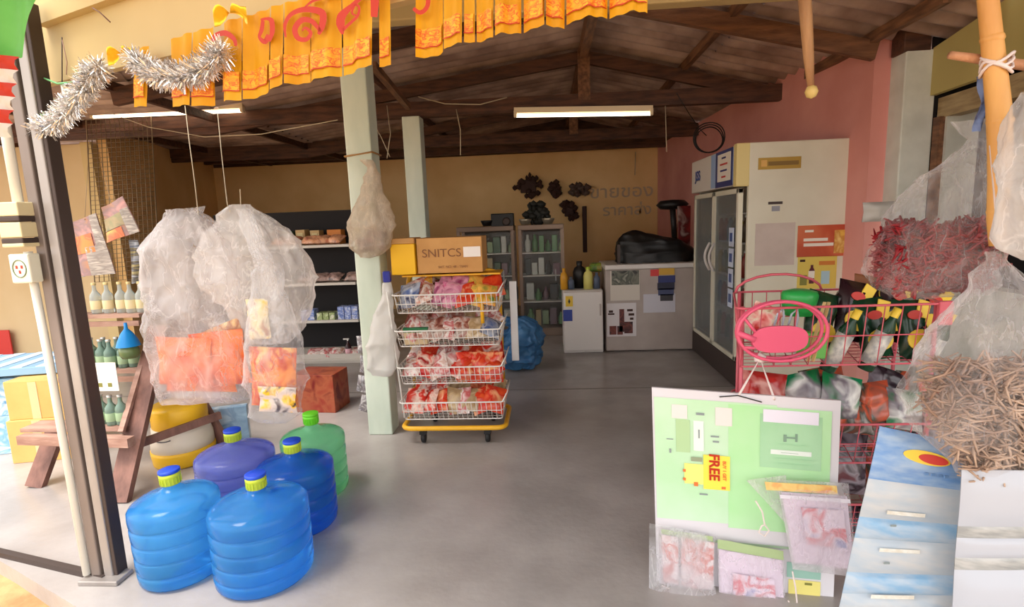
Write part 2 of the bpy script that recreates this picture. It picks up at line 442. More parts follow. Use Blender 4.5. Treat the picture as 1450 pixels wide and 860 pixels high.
for dz, m_, h in ((.055, M_ivory, .05), (.02, M_groove, .02), (-.02, M_ivory, .055), (-.06, M_groove, .02), (-.075, M_ivory, .015)):
    MB().bbox((p.x, p.y, p.z + dz), (.085, .07, h), m_, b=.004).build('casing', t)
p = at(37, 380, 1.87)
t = thing('socket_box', 'white socket box with round emblem below the banded box', 'box', p)
MB().bbox(p, (.078, .05, .108), mat('white_plastic', (236, 234, 214), .4), b=.006).build('casing', t)
mb = MB(); mb.tube([(p.x + .026 * math.cos(a), p.y - .026, p.z + .032 * math.sin(a)) for a in [i * PI / 10 for i in range(20)]], .0022, mat('grey_green_print', (120, 136, 110), .6), 5, closed=True)
for dx, dz in ((-.01, .006), (.01, .006), (0, -.012)): mb.box((p.x + dx, p.y - .026, p.z + dz), (.006, .003, .012), mat('red_print', (196, 60, 44), .6))
mb.build('emblem', t)
# floor track
a, b = gnd(-60, 772), gnd(150, 822)
t = thing('door_track', 'dark steel sliding door track on the slab edge', 'track', ((a + b) / 2))
MB().bar(a + Vector((0, 0, .012)), b + Vector((0, 0, .012)), .028, .024, M_groove).build('rail', t)
# red print on far wall
a = at(5, 490, 5.55); MB().box(a, (.20, .012, .36), mat('red_sign', (196, 44, 36), .5)).solo('wall_sign', 'red notice on the far left tan wall', 'sign')
# striped awning cloth at upper left
M_green = mat('green_tarpaulin', (130, 206, 110), .6, col2=(96, 180, 84), scale=3, transluc=.5)
t = thing('awning_cloth', 'green awning with red and white striped valance at upper left', 'awning', at(10, 60, 1.6))
mb = MB(); q = [at(-60, -60, 1.6), at(75, -40, 1.75), at(28, 80, 1.6), at(-60, 78, 1.55)]
def bl(q, u, v, off=0, s=1): 
    p = (q[0] * (1 - u) + q[1] * u) * v + (q[3] * (1 - u) + q[2] * u) * (1 - v); return p + Vector((0, off * math.sin(u * 9 + v * 4), 0))
mb.grid(lambda u, v: bl(q, u, v, .02), 14, 10, M_green); mb.build('sheet', t)
for i in range(6):
    y0 = 78 + i * 19; mb = MB(); q2 = [at(-60, y0, 1.56), at(26 - i * 2, y0 + 2, 1.6), at(24 - i * 2, y0 + 21, 1.6), at(-60, y0 + 19, 1.56)]
    mb.grid(lambda u, v: bl(q2, u, v, .012), 10, 4, mat('valance_red', (206, 62, 44), .6, transluc=.3) if i % 2 == 0 else mat('valance_white', (232, 226, 216), .6, transluc=.3)); mb.build('stripe', t)

# fluorescent lamps on the tie beam
M_lampbody = mat('beige_lamp_housing', (232, 214, 180), .5)
M_tube = mat('fluorescent_tube_glass', (255, 236, 206), .3, emit=4)
def lamp(p, q, label):
    c = (p + q) / 2; t = thing('fluorescent_lamp', label, 'lamp', c)
    MB().bar(p + Vector((0, 0, .02)), q + Vector((0, 0, .02)), .045, .05, M_lampbody).build('housing', t)
    d = (q - p).normalized()
    MB().tube([p - Vector((0, .01, .028)) + d * .02, q - Vector((0, .01, .028)) - d * .02], .015, M_tube, 10).build('tube', t)
    for e in (p + d * .012, q - d * .012): MB().bbox(e + Vector((0, -.005, -.012)), (.03, .05, .06), M_lampbody, b=.005).build('lamp_holder', t)
lamp(at(728, 160, 5.2), at(924, 157, 5.2), 'long fluorescent lamp under the dark tie beam at centre')
lamp(at(130, 162, 5.2), at(345, 153, 5.2), 'long fluorescent lamp on the beam behind the tinsel at left')
# wire mesh panel on left
t = thing('wire_mesh_panel', 'tall square wire mesh panel hanging at the left behind the bottles', 'mesh', at(172, 165, 5.0))
tl, tr, br, bl_ = at(122, 170, 5.0), at(214, 165, 5.2), at(226, 392, 5.2), at(134, 400, 5.0)
mb = MB(); Mw = mat('dull_wire', (128, 108, 84), .5, metal=.4)
for i in range(15):
    u = i / 14; mb.tube([tl.lerp(tr, u), bl_.lerp(br, u)], .0032, Mw, 4)
for j in range(36):
    v = j / 35; mb.tube([tl.lerp(bl_, v), tr.lerp(br, v)], .0032, Mw, 4)
mb.build('wire_grid', t, kind='stuff')
mb = MB(); mb.tube([tl, tr, br, bl_], .006, Mw, 5, closed=True); mb.build('frame', t)

# ================================================================== WATER JUGS
random.seed(11)
def jug_prof(r, H):
    P = [(.0, .004), (r * .80, .0), (r * .93, .006), (r * .985, .02), (r, .045)]
    z = .045; hb = H * .66
    for i in range(4):
        z0 = .045 + (hb - .045) * (i + .15) / 4; z1 = .045 + (hb - .045) * (i + .85) / 4; zm = (z0 + z1) / 2; dz = (z1 - z0)
        P += [(r, z0), (r * .985, z0 + dz * .10), (r * .955, z0 + dz * .2), (r * .985, z0 + dz * .3), (r * 1.0, z0 + dz * .42), (r * 1.004, z1)]
    P += [(r, hb), (r * .99, hb + H * .035), (r * .94, hb + H * .06), (r * .86, hb + H * .08), (r * .72, hb + H * .10), (r * .5, hb + H * .125), (r * .3, hb + H * .145), (.040, hb + H * .165), (.030, hb + H * .185), (.030, H * .93)]
    return P
def jug_mat(name, col, deep):
    return mat(name, col, .12, col2=deep, scale=5, trans=.72, ior=1.22, spec=.8, transluc=.14)
def jug(px, py, rr, H, m, label, capm, topm, tilt=(0, 0, 0)):
    g = gnd(px, py); d = Vector((g.x, g.y, 0)).normalized(); c = g + d * rr; c.z = 0
    t = thing('water_jug', label, 'water jug', c, 'refillable water jugs at the entrance')
    t.rotation_euler = tilt
    mb = MB(); mb.lathe(jug_prof(rr, H), m, n=48, cap=False); mb.build('bottle_body', t, local=True)
    mb = MB(); mb.lathe([(.034, H * .86), (.038, H * .865), (.038, H * .93), (.040, H * .935), (.040, H * .965), (.034, H * .97)], capm, n=28); 
    for i in range(18):
        a = i * 2 * PI / 18; mb.box((.0385 * math.cos(a), .0385 * math.sin(a), H * .90), (.003, .003, H * .055), capm, Euler((0, 0, a)))
    cp = mb.build('cap', t, local=True)
    mb = MB(); mb.lathe([(.0, H * .967), (.038, H * .967), (.0405, H * .972), (.0405, H * .995), (.037, H), (0, H)], topm, n=28, cap=False); o = mb.build('cap_seal', t, local=True)
    return t
Mj1 = jug_mat('sky_blue_plastic', (90, 184, 250), (74, 168, 244)); Mj2 = jug_mat('royal_blue_plastic', (66, 140, 245), (50, 118, 236))
Mj3 = jug_mat('lilac_blue_plastic', (140, 152, 232), (120, 130, 224)); Mj4 = jug_mat('mint_green_plastic', (160, 240, 190), (140, 230, 176))
Mcap = mat('lime_cap', (186, 204, 56), .4); Mseal = mat('blue_seal', (26, 72, 196), .4); Mcapg = mat('green_cap', (110, 212, 44), .4)
jug(268, 836, .168, .45, Mj1, 'sky blue water jug nearest the steel pole, lime collar and blue cap', Mcap, Mseal, (0, R(-2), 0))
jug(382, 850, .190, .44, Mj1, 'front blue water jug, nearest the camera of the five', Mcap, Mseal)
jug(345, 745, .185, .43, Mj3, 'lilac blue water jug at the back left, half hidden behind two others', Mcap, Mseal)
jug(428, 768, .178, .425, Mj2, 'deep royal blue water jug in front of the mint green one', Mcap, Mseal)
jug(452, 714, .165, .44, Mj4, 'mint green water jug with green cap', Mcapg, Mcapg)

# ================================================================== A-FRAME BOTTLE RACK
random.seed(5)
M_rw = wood('worn_brown_rack_wood', (138, 98, 86), (98, 66, 58), (3, 3, 1)); M_rw2 = wood('dusty_rack_board', (186, 150, 134), (150, 112, 98), (1, 4, 4))
RK = thing('bottle_rack', 'worn brown wooden A-frame rack holding rows of small bottles', 'rack', gnd(110, 700))
def plank(name, pa, pb, wd, th, m, up=Vector((0, -1, 0))): return MB().bar(pa, pb, wd, th, m, up).build(name, RK)
plank('leg', gnd(50, 690), at(84, 598, 2.86), .10, .035, M_rw)
plank('leg', gnd(168, 712) , at(226, 462, 3.0), .115, .035, M_rw)
plank('leg', gnd(325, 640), at(268, 540, 3.2), .06, .035, M_rw)
plank('cross_rail', at(176, 636, 2.68), at(312, 588, 3.1), .045, .03, M_rw)
plank('side_rail', at(172, 612, 2.66), at(212, 478, 2.98), .03, .02, M_rw2)
# shelf boards: (left px, right px, y, Y, thickness px)
SH = [(88, 208, 448, 3.10), (96, 206, 524, 2.94), (44, 186, 604, 2.74)]
for (xa, xb, yy, Y) in SH:
    a, b = at(xa, yy, Y), at(xb, yy - 2, Y)
    b.z = a.z
    MB().bar(a, b, .13, .022, M_rw2).build('shelf_board', RK)
    MB().bar(a + Vector((0, -.065, -.045)), b + Vector((0, -.065, -.045)), .018, .03, M_rw2).build('shelf_rail', RK)
a, b = at(40, 590, 2.66), at(150, 592, 2.66); b.z = a.z
a2, b2 = at(30, 622, 2.64), at(186, 626, 2.6)
MB().bar(a2, b2, .05, .05, M_rw2, Vector((0, 0, 1))).build('front_rail', RK)
M_glassc = mat('clear_bottle_glass', (222, 228, 222), .08, trans=.55, ior=1.3); M_glassg = mat('pale_green_bottle_glass', (150, 180, 166), .1, trans=.55, ior=1.3)
M_liq = mat('bottle_label_paper', (226, 212, 170), .6)
def bottle_mesh(gm, h, r, capm, lm):
    t = bpy.data.objects.new('bottle', None); COL.objects.link(t)
    MB().lathe([(0, .002), (r * .9, 0), (r, .006), (r, h * .52), (r * .92, h * .60), (r * .5, h * .70), (r * .36, h * .76), (r * .34, h * .94)], gm, n=16, cap=False).build('glass_body', t, local=True)
    MB().lathe([(r * .40, h * .92), (r * .42, h * .925), (r * .42, h), (0, h)], capm, n=12, cap=False).build('cap', t, local=True)
    MB().lathe([(r * 1.01, h * .14), (r * 1.02, h * .145), (r * 1.02, h * .42), (r * 1.01, h * .425)], lm, n=16, cap=False).build('paper_label', t, local=True)
    return t
bc = bottle_mesh(M_glassc, .19, .031, mat('cream_cap', (226, 206, 150), .4), M_liq)
bg2 = bottle_mesh(M_glassg, .17, .031, mat('silver_cap', (190, 190, 186), .3, metal=.5), mat('faded_green_label', (150, 176, 140), .6))
rows = [(bc, [110, 137, 153, 172, 188, 202], 443, 3.10, 'clear bottle with cream cap, {} on the top tier', 'clear bottles on the top tier of the bottle rack'),
        (bg2, [113, 129, 146, 161, 178, 190], 518, 2.94, 'grey green bottle, {}, front row of the middle tier', 'green bottles on the middle tier of the bottle rack'),
        (bg2, [128, 146, 163, 176], 596, 2.74, 'green bottle, {} on the low tier by the card', 'green bottles on the low tier of the bottle rack')]
first = {bc: True, bg2: True}
for proto, xs, yy, Y, lb, gp in rows:
    z0 = [at(SH[i][0], SH[i][2], SH[i][3]).z for i in range(3) if SH[i][3] == Y][0] + .0115
    for i, x in enumerate(xs):
        p = at(x, yy, Y); p.z = z0; p.y += random.uniform(-.015, .015)
        if first[proto]:
            o = proto; first[proto] = False; o.location = p; o['category'] = 'bottle'; o['label'] = lb.format(ORD[i]); o['group'] = gp
        else:
            o = dup(proto, p, (0, 0, random.random() * 6), lb.format(ORD[i]), gp); o['category'] = 'bottle'
# second row of bottles half hidden
for i, x in enumerate([112, 132, 150, 168, 188]):
    p = at(x, 470, 3.03); p.z = at(96, 524, 2.94).z + .0115; p.y = 3.0 + 0
    o = dup(bg2, p, (0, 0, i), 'grey green bottle, {}, back row of the middle tier'.format(ORD[i]), 'bottles in the back row of the middle tier'); o['category'] = 'bottle'
# blue funnel
p = at(182, 490, 2.86); p2 = p
mb = MB(); mb.lathe([(.062, 0), (.060, .004), (.052, .03), (.030, .075), (.010, .10), (.008, .135), (.006, .135)], mat('blue_funnel_plastic', (30, 140, 214), .35, transluc=.2), p, n=24, cap=False)
t = thing('funnel', 'blue plastic funnel upside down over a bottle on the rack', 'funnel', p); mb.build('cone', t)
mb = MB(); mb.lathe([(.0, -.07), (.038, -.07), (.05, -.05), (.052, -.02), (.04, -.0), (.03, .005)], mat('murky_green_jar', (120, 140, 90), .2, trans=.3), p, n=20, cap=False); mb.solo('glass_jar', 'round murky green jar under the blue funnel', 'jar')
# white card
p = at(146, 534, 2.70); t = thing('price_card', 'white card with two small pictures on the front of the bottle rack', 'card', p)
MB().box(p, (.165, .004, .16), mat('white_card', (238, 236, 228), .6)).build('card', t)
mb = MB()
for dx in (-.02, .035): mb.box(p + Vector((dx, -.0035, -.045)), (.022, .002, .022), mat('olive_print', (130, 128, 60), .6))
mb.build('picture', t)
# hanging product cards above the rack
def hang_card(quad, Y, m, name, label, strips):
    c = at(sum(q[0] for q in quad) / 4, sum(q[1] for q in quad) / 4, Y)
    t = thing(name, label, 'product card', c)
    q = [at(x, y, Y + dy) for (x, y), dy in zip(quad, (0, .03, .02, -.01))]
    def fn(u, v): return q[0] * (1 - u) * (1 - v) + q[1] * u * (1 - v) + q[2] * u * v + q[3] * (1 - u) * v + Vector((0, .01 * math.sin(u * 5 + v * 3), 0))
    MB().grid(fn, 6, 8, m).grid(lambda u, v: fn(1 - u, v) + Vector((0, .004, 0)), 6, 8, m).build('card', t)
    for nm, (u0, v0, u1, v1), cm in strips:
        MB().grid(lambda u, v: fn(u0 + (u1 - u0) * u, v0 + (v1 - v0) * v) - Vector((0, .004, 0)), 5, 5, cm).build(nm, t)
    return t
Mp_pink = print_mat('pink_floral_print', [(206, 150, 144), (150, 120, 120), (196, 140, 96)], 14); Mp_or = print_mat('orange_print', [(226, 140, 60), (206, 104, 60), (236, 180, 90)], 14)
Mp_gr = print_mat('sage_print', [(140, 140, 100), (170, 150, 110), (120, 124, 90)], 14); Mp_wh = print_mat('grey_text_print', [(206, 196, 186), (150, 140, 134), (214, 206, 196)], 26, stretch=(.3, 1, 2))
hang_card([(90, 318), (138, 302), (162, 388), (108, 392)], 2.9, Mp_pink, 'product_card', 'long hanging card of pink and orange packets with grey text, left one', [('orange_panel', (.1, .28, .72, .6), Mp_or), ('grey_panel', (.45, .5, 1, 1), Mp_wh), ('white_edge', (.78, 0, 1, .5), Mp_wh)])
hang_card([(143, 294), (175, 278), (196, 328), (152, 344)], 2.8, Mp_pink, 'product_card', 'small tilted pink, green and orange hanging card, right one', [('green_panel', (0, .35, .8, .7), Mp_gr), ('orange_panel', (0, .72, .6, 1), Mp_or), ('white_edge', (.72, .3, 1, 1), Mp_wh)])
hang_card([(90, 366), (112, 364), (118, 392), (95, 394)], 3.0, print_mat('green_blue_print', [(120, 190, 90), (60, 90, 160), (200, 210, 220)], 20), 'product_card', 'small green and blue card under the left product card', [])
hang_card([(182, 340), (197, 340), (202, 400), (186, 402)], 3.1, print_mat('bluegrey_strip', [(110, 120, 140), (190, 196, 204), (80, 76, 80), (180, 170, 120)], 16, stretch=(.3, .3, 2)), 'sachet_strip', 'narrow strip of blue grey sachets hanging beside the clear bottles', [])
mb = MB(); 
for a, b, Y1, Y2 in (((131, 175), (160, 300), 4.8, 2.83), ((128, 175), (120, 312), 4.8, 2.9), ((97, 55), (97, 120), 2.1, 2.1)): mb.tube([at(*a, Y1), at(*b, Y2)], .0016, Mw, 4)
mb.solo('hanging_wire', 'thin wires holding the product cards', 'wire')

# ================================================================== LEFT BACKGROUND BOXES
def carton(name, c, d, rz, m, label, strips=(), group=None):
    t = thing(name, label, 'box', (c[0], c[1], c[2]), group, (0, 0, rz))
    MB().bbox((0, 0, d[2] / 2), d, m, b=.004).build('carton', t, local=True)
    for nm, cc, dd, mm in strips: MB().box(cc, dd, mm).build(nm, t, local=True)
    return t
Mcb = mat('cardboard', (206, 156, 96), .8, col2=(190, 140, 82), scale=5); Mcb2 = mat('light_cardboard', (226, 182, 110), .8, col2=(214, 168, 98), scale=5)
M_bw = print_mat('blue_white_carton_print', [(226, 236, 242), (120, 176, 214), (196, 220, 234), (90, 150, 200)], 9); M_bluec = mat('light_blue_print', (140, 180, 214), .5); M_tape = mat('packing_tape', (220, 196, 150), .3)
g = gnd(40, 655); 
carton('cardboard_carton', (g.x + .05, g.y + .18, 0), (.34, .34, .28), R(12), Mcb2, 'cardboard box on the floor, lower of the two behind the rack leg', [('tape', (0, -.171, .14), (.05, .003, .27), M_tape)])
carton('cardboard_carton', (g.x + .06, g.y + .19, .281), (.33, .33, .25), R(10), Mcb2, 'cardboard box stacked on another behind the rack leg', [('tape', (0, -.166, .12), (.05, .003, .24), M_tape)])
carton('blue_carton', (g.x - .42, g.y + .30, 0), (.42, .40, .26), R(16), M_bw, 'blue and white printed carton at the bottom of the left stack')
carton('blue_carton', (g.x - .42, g.y + .31, .261), (.42, .40, .25), R(14), M_bw, 'blue and white printed carton in the middle of the left stack')
t = carton('blue_carton', (g.x - .30, g.y + .33, .54), (.78, .50, .05), R(12), M_bluec, 'flat light blue carton lying across the top of the stack')
for i in range(5): MB().box((-.30 + i * .15, 0, .052), (.07, .49, .004), mat('pale_blue_stripe', (206, 226, 240), .5)).build('stripe', t, local=True)
carton('red_carton', (-1.62 - .2, 4.0, 0), (.34, .25, .30), R(-5), print_mat('red_carton_print', [(150, 44, 34), (170, 90, 60), (120, 34, 30)], 8), 'dark red printed box on the floor behind the hanging bags')
g2 = gnd(312, 640)
t = carton('blue_sheet_pack', (g2.x - .03, g2.y + .12, 0), (.30, .06, .26), R(20), print_mat('pale_blue_pack', [(160, 190, 210), (120, 150, 180), (200, 214, 222)], 9), 'pale blue flat pack leaning behind the cooler tub')
# yellow and white cooler tub
g = gnd(243, 668); c = (g.x - .03, g.y + .17, 0)
t = thing('cooler_tub', 'round yellow and white insulated cooler tub under the hanging bags', 'cooler', c)
MB().lathe([(0, 0), (.155, 0), (.17, .01), (.178, .08), (.178, .10)], mat('yellow_plastic', (240, 186, 36), .4), c, n=32).build('yellow_base', t)
MB().lathe([(.174, .10), (.172, .17), (.160, .21), (.160, .24)], mat('offwhite_plastic', (226, 214, 196), .45), c, n=32).build('white_body', t)
MB().lathe([(.152, .24), (.155, .245), (.155, .35), (.145, .37), (0, .375)], MATS['yellow_plastic'], c, n=32).build('yellow_lid', t)
mb = MB(); mb.tube([(c[0] - .05 + .012 * i, c[1] - .176 + .0006 * (i - 4) ** 2, .185 - .0015 * (i - 4) ** 2 * -1 * .3) for i in range(9)], .004, mat('dark_handle', (90, 84, 84), .5), 6); mb.build('handle', t)

# ================================================================== HANGING BAGS AT LEFT
random.seed(3)
def bag_surface(levels, seed, folds=9, fold_amp=.10, n=90, nzl=60, wr=.012, flat=False):
    """levels: list of (z, cx, cy, half_w, half_d) from bottom to top"""
    zs = [l[0] for l in levels]
    def samp(v):
        z = zs[0] + (zs[-1] - zs[0]) * v
        for i in range(len(levels) - 1):
            if levels[i][0] <= z <= levels[i + 1][0] + 1e-9:
                a, b = levels[i], levels[i + 1]; f = (z - a[0]) / max(1e-9, (b[0] - a[0])); f = f * f * (3 - 2 * f)
                return [a[j] + (b[j] - a[j]) * f for j in range(5)]
        return list(levels[-1])
    rnd = random.Random(seed); ph = [rnd.random() * 6.28 for _ in range(6)]
    def fn(u, v):
        z, cx, cy, hw, hd = samp(v); a = 2 * PI * u
        top = max(0, v - .45) / .55
        k = 1 + fold_amp * (.35 + top) * (.6 * math.sin(folds * a + ph[0]) + .4 * math.sin((folds * 2 + 1) * a + ph[1] + 3 * v))
        ca, sa = math.cos(a), math.sin(a)
        ca = math.copysign(abs(ca) ** .8, ca); sa = math.copysign(abs(sa) ** .8, sa)
        p = Vector((cx + hw * ca * k, cy + hd * sa * k, z))
        rg = (1 - abs(noise.noise(p * 6.5 + Vector((seed, 3, 1))))) ** 7; p += Vector((ca, sa, 0)) * rg * wr * 1.3
        p += Vector((noise.noise(p * 9 + Vector((seed, 0, 0))), noise.noise(p * 9 + Vector((0, seed, 9))), noise.noise(p * 8 + Vector((3, 4, seed))) * .6)) * wr * 1.6
        p += Vector((noise.noise(p * 26 + Vector((seed, 5, 0))), noise.noise(p * 26 + Vector((0, seed, 2))), 0)) * wr * .8
        return p
    return fn, n, nzl
def film_bag(name, label, Y, lv, m, seed, parts=None, cat='bag', group=None, **kw):
    """lv: (px_left, px_right, py, half depth) bottom to top in the photograph, at depth Y"""
    L = []
    for xl, xr, y, hd in lv:
        a, b = at(xl, y, Y), at(xr, y, Y); L.append(((a.z + b.z) / 2, (a.x + b.x) / 2, Y, abs(b.x - a.x) / 2, hd))
    c = Vector((L[-1][1], Y, L[-1][0]))
    t = thing(name, label, cat, c, group)
    fn, n, nzl = bag_surface(L, seed, **kw)
    mb = MB(); mb.grid(fn, n, nzl, m, closed_u=True)
    # closed bottom
    z, cx, cy, hw, hd = L[0]
    o = len(mb.v); ring = [fn(i / n, 0) for i in range(n)]; cc = Vector((cx, cy, z - .008))
    mb.raw(ring + [cc], [(i, n, (i + 1) % n) for i in range(n)], m, True)
    mb.build('plastic_film', t)
    return t, L
Mf = film('clear_bag_film', (240, 236, 238), .08, .58, 7, edge=.35); Mf_soft = film('cloudy_bag_film', (240, 236, 234), .16, .72, 7, edge=.4); Mf_thin = film('thin_clear_film', (236, 236, 240), .05, .42, 8, edge=.28)
M_string = mat('string', (190, 176, 150), .7)
Mcrisp = print_mat('orange_snack_print', [(206, 74, 16), (226, 96, 24), (232, 120, 40), (196, 56, 14)], 6, rough=.35)
Mpack = print_mat('snack_bag_print', [(236, 150, 60), (196, 80, 40), (230, 226, 216), (60, 44, 50), (236, 206, 120)], 9, rough=.3)
# big bag of orange snack packs
t, L_ = film_bag('plastic_bag', 'large clear plastic bag filled with orange snack packs, hanging at left', 2.30,
    [(228, 348, 568, .05), (222, 352, 556, .08), (216, 352, 500, .10), (212, 350, 440, .10), (206, 350, 400, .10), (201, 330, 355, .09), (214, 318, 335, .07), (230, 300, 315, .045), (240, 280, 303, .025), (236, 284, 294, .02)], Mf, 2, folds=7, fold_amp=.06)
def pack_at(px, py, Y, wpx, hpx, th, m, name, label, cat, group=None, rot=(0, 0, 0), seed=1):
    p = at(px, py, Y); sc = Y / F
    mb = pillow(wpx * sc, hpx * sc, th, m, seed); me = mb.mesh(name)
    return inst(name, me, p, rot, label=label, cat=cat, group=group)
for i, (px, py, w_, h_, r_, m_) in enumerate([(262, 512, 88, 74, .05, Mcrisp), (312, 508, 86, 84, -.08, Mcrisp), (284, 534, 112, 46, .03, Mcrisp)]):
    pack_at(px, py, 2.28 + .03 * i - .03, w_, h_, .05, m_, 'snack_packet', ['orange snack packet at the left inside the large clear bag', 'orange snack packet at the right inside the large clear bag', 'orange snack packet lying at the bottom of the large clear bag'][i], 'packet', 'orange packets in the large bag', (0, r_, 0), i + 3)
pack_at(318, 478, 2.31, 66, 40, .03, print_mat('yellow_cream_snack', [(226, 180, 110), (160, 90, 50), (236, 200, 140)], 11), 'snack_packet', 'pale yellow packet above the orange ones in the large bag', 'packet', None, (0, -.35, 0), 9)
# second bag: gathered fan of film to the right
t, L_ = film_bag('plastic_bag', 'cloudy empty bag folds fanning out to the right of the string', 2.36,
    [(352, 412, 486, .03), (340, 425, 470, .06), (316, 440, 430, .08), (284, 446, 394, .09), (276, 432, 362, .08), (292, 404, 330, .06), (312, 368, 304, .03), (328, 352, 290, .015)], Mf_soft, 5, folds=8, fold_amp=.09)
t, L_ = film_bag('plastic_bag', 'narrow clear bag holding one orange snack pack, right of the large one', 2.2,
    [(366, 408, 598, .02), (358, 420, 588, .05), (352, 430, 540, .06), (345, 428, 490, .06), (348, 420, 460, .05), (356, 405, 420, .04), (362, 392, 380, .025), (338, 352, 296, .01)], Mf_thin, 7, folds=6, fold_amp=.07)
pack_at(388, 534, 2.2, 74, 92, .06, print_mat('orange_top_snack', [(206, 90, 24), (230, 140, 60), (186, 50, 24), (226, 170, 90)], 11), 'snack_packet', 'tall snack packet with orange and white print in the narrow hanging bag', 'packet', None, (0, .06, 0), 14)
pack_at(393, 566, 2.155, 60, 40, .02, print_mat('yellow_white_snack', [(60, 46, 56), (190, 180, 176), (206, 186, 176), (226, 180, 40), (60, 46, 56)], 14), 'snack_packet', 'white and yellow packet at the bottom of the narrow hanging bag', 'packet', None, (0, .06, 0), 15)
pack_at(366, 452, 2.27, 34, 60, .02, print_mat('yellow_food_print', [(236, 190, 60), (230, 220, 190), (150, 60, 60)], 14), 'snack_packet', 'yellow packet seen through the film above the narrow bag', 'packet', None, (0, 0, 0), 16)
def string(name, label, pts, r=.0022, m=None):
    mb = MB(); mb.tube([at(*p) for p in pts], r, m or M_string, 5); return mb.solo(name, label, 'string')
string('string', 'long string from the beam to the left side of the big bag', [(262, 150, 2.9), (268, 200, 2.7), (276, 260, 2.45), (281, 306, 2.30)])
string('string', 'string from the beam to the top of the big bag', [(308, 158, 2.9), (314, 220, 2.6), (322, 290, 2.34), (326, 300, 2.32)])
string('string', 'short string at the neck of the cloudy bag', [(340, 268, 2.36), (341, 292, 2.36)])
mb = MB(); random.seed(8)
tl = thing('tinsel_tassel', 'white ragged plastic knot sticking out left of the big bag', 'plastic', at(215, 330, 2.3))
fn, n_, k_ = bag_surface([(at(210, 352, 2.3).z, at(214, 350, 2.3).x, 2.3, .04, .02), (at(240, 300, 2.3).z, at(245, 300, 2.3).x, 2.3, .012, .012)], 4, folds=5, fold_amp=.2, n=24, nzl=14)
MB().grid(fn, 24, 14, Mf, closed_u=True).build('plastic_film', tl)

# ================================================================== POST BAGS
t, L_ = film_bag('plastic_bag', 'beige thin bag with red and grey contents tied to the front green post', 3.34,
    [(512, 536, 364, .02), (498, 552, 350, .05), (492, 558, 322, .06), (502, 552, 290, .05), (514, 540, 262, .03), (520, 530, 236, .012), (514, 526, 226, .01)], film('beige_film', (222, 206, 184), .4, .8, 12), 12, folds=6, fold_amp=.08, nzl=30, n=40)
pack_at(532, 338, 3.33, 30, 26, .06, print_mat('red_grey_items', [(150, 44, 44), (90, 90, 96), (190, 150, 130)], 16), 'snack_packet', 'small red and grey item in the beige bag on the post', 'packet', None, (0, .3, 0), 18)
pack_at(516, 346, 3.34, 24, 22, .05, MATS['red_grey_items'], 'snack_packet', 'small grey item lying low left in the beige bag on the post', 'packet', None, (0, -.2, 0), 19)
mb = MB(); mb.tube([(-1.17 + .09 * sx, 3.50 + .09 * sy, 1.86 + .01 * sx) for sx, sy in ((-1, -1), (1, -1), (1, 1), (-1, 1))], .006, mat('tan_rope', (176, 134, 84), .8), 5, closed=True); mb.solo('rope_loop', 'tan rope tied around the front green post', 'rope')
t, L_ = film_bag('plastic_bag', 'white carrier bag hanging low beside the front green post', 3.30,
    [(530, 556, 532, .03), (522, 562, 520, .06), (522, 562, 488, .06), (532, 560, 450, .045), (541, 553, 415, .02), (543, 551, 400, .012)], mat('white_bag_film', (232, 230, 226), .35, transluc=.4, bump=.5, bscale=14), 15, folds=5, fold_amp=.1, nzl=30, n=40)
p = at(548, 392, 3.32); MB().bbox(p, (.05, .04, .07), mat('deep_blue_plastic', (36, 44, 140), .4), b=.01).solo('blue_clip', 'dark blue clip above the white carrier bag', 'clip')
mb = MB(); mb.tube([at(547, 405, 3.31), at(546, 392, 3.36), at(540, 385, 3.415)], .0022, M_string, 5); mb.solo('string', 'thin cord tying the white carrier bag to the front post', 'string')
for i in range(4):
    pack_at(514 + (i % 2) * 4, 488 + i * 28, 3.62, 18, 26, .02, print_mat('clear_grey_sachet', [(190, 190, 196), (110, 100, 104), (210, 206, 206)], 18), 'sachet', 'clear grey sachet hanging behind the front post, {} from the top'.format(['first', 'second', 'third', 'fourth'][i]), 'sachet', 'sachets behind the front post', (0, .1 * i, 0), 20 + i)

# ================================================================== WHEELED SNACK RACK
M_yel = mat('yellow_tube_steel', (238, 178, 40), .35); M_wire = mat('white_coated_wire', (222, 218, 212), .4); M_rub = mat('black_rubber', (30, 28, 28), .6)
fl = gnd(566, 634); X0, X1 = -.97, -.30; YF, YB = 3.28, 3.68
SR = thing('snack_rack', 'yellow tubular rack on wheels with four white wire baskets of snacks', 'rack', ((X0 + X1) / 2, (YF + YB) / 2, 0))
def rrect(x0, x1, y0, y1, z, r=.05, n=5):
    pts = []
    for cx, cy, a0 in ((x1 - r, y1 - r, 0), (x0 + r, y1 - r, 90), (x0 + r, y0 + r, 180), (x1 - r, y0 + r, 270)):
        for i in range(n + 1):
            a = R(a0 + 90 * i / n); pts.append((cx + r * math.cos(a), cy + r * math.sin(a), z))
    return pts
MB().tube(rrect(X0, X1, YF - .02, YB, .105, .06), .016, M_yel, 10, closed=True).build('base_frame', SR)
up = []
for x in (X0 + .04, X1 - .04): pass
pts = [(X0 + .0, YB - .03, .11), (X0 + .0, YB - .03, 1.02)] + [(X0 + .06 - .06 * math.cos(R(a)), YB - .03, 1.02 + .06 * math.sin(R(a))) for a in (30, 60, 90)]
pts += [(X1 - .10 + .06 * math.sin(R(a)), YB - .03, 1.02 + .06 * math.cos(R(a))) for a in (0, 30, 60, 90)] + [(X1 - .04, YB - .03, .11)]
MB().tube(pts, .016, M_yel, 10).build('back_frame', SR)
MB().tube([(X1 - .12, YF + .02, .78), (X1 - .12, YF + .02, .98)], .012, M_yel, 8).build('front_strut', SR)
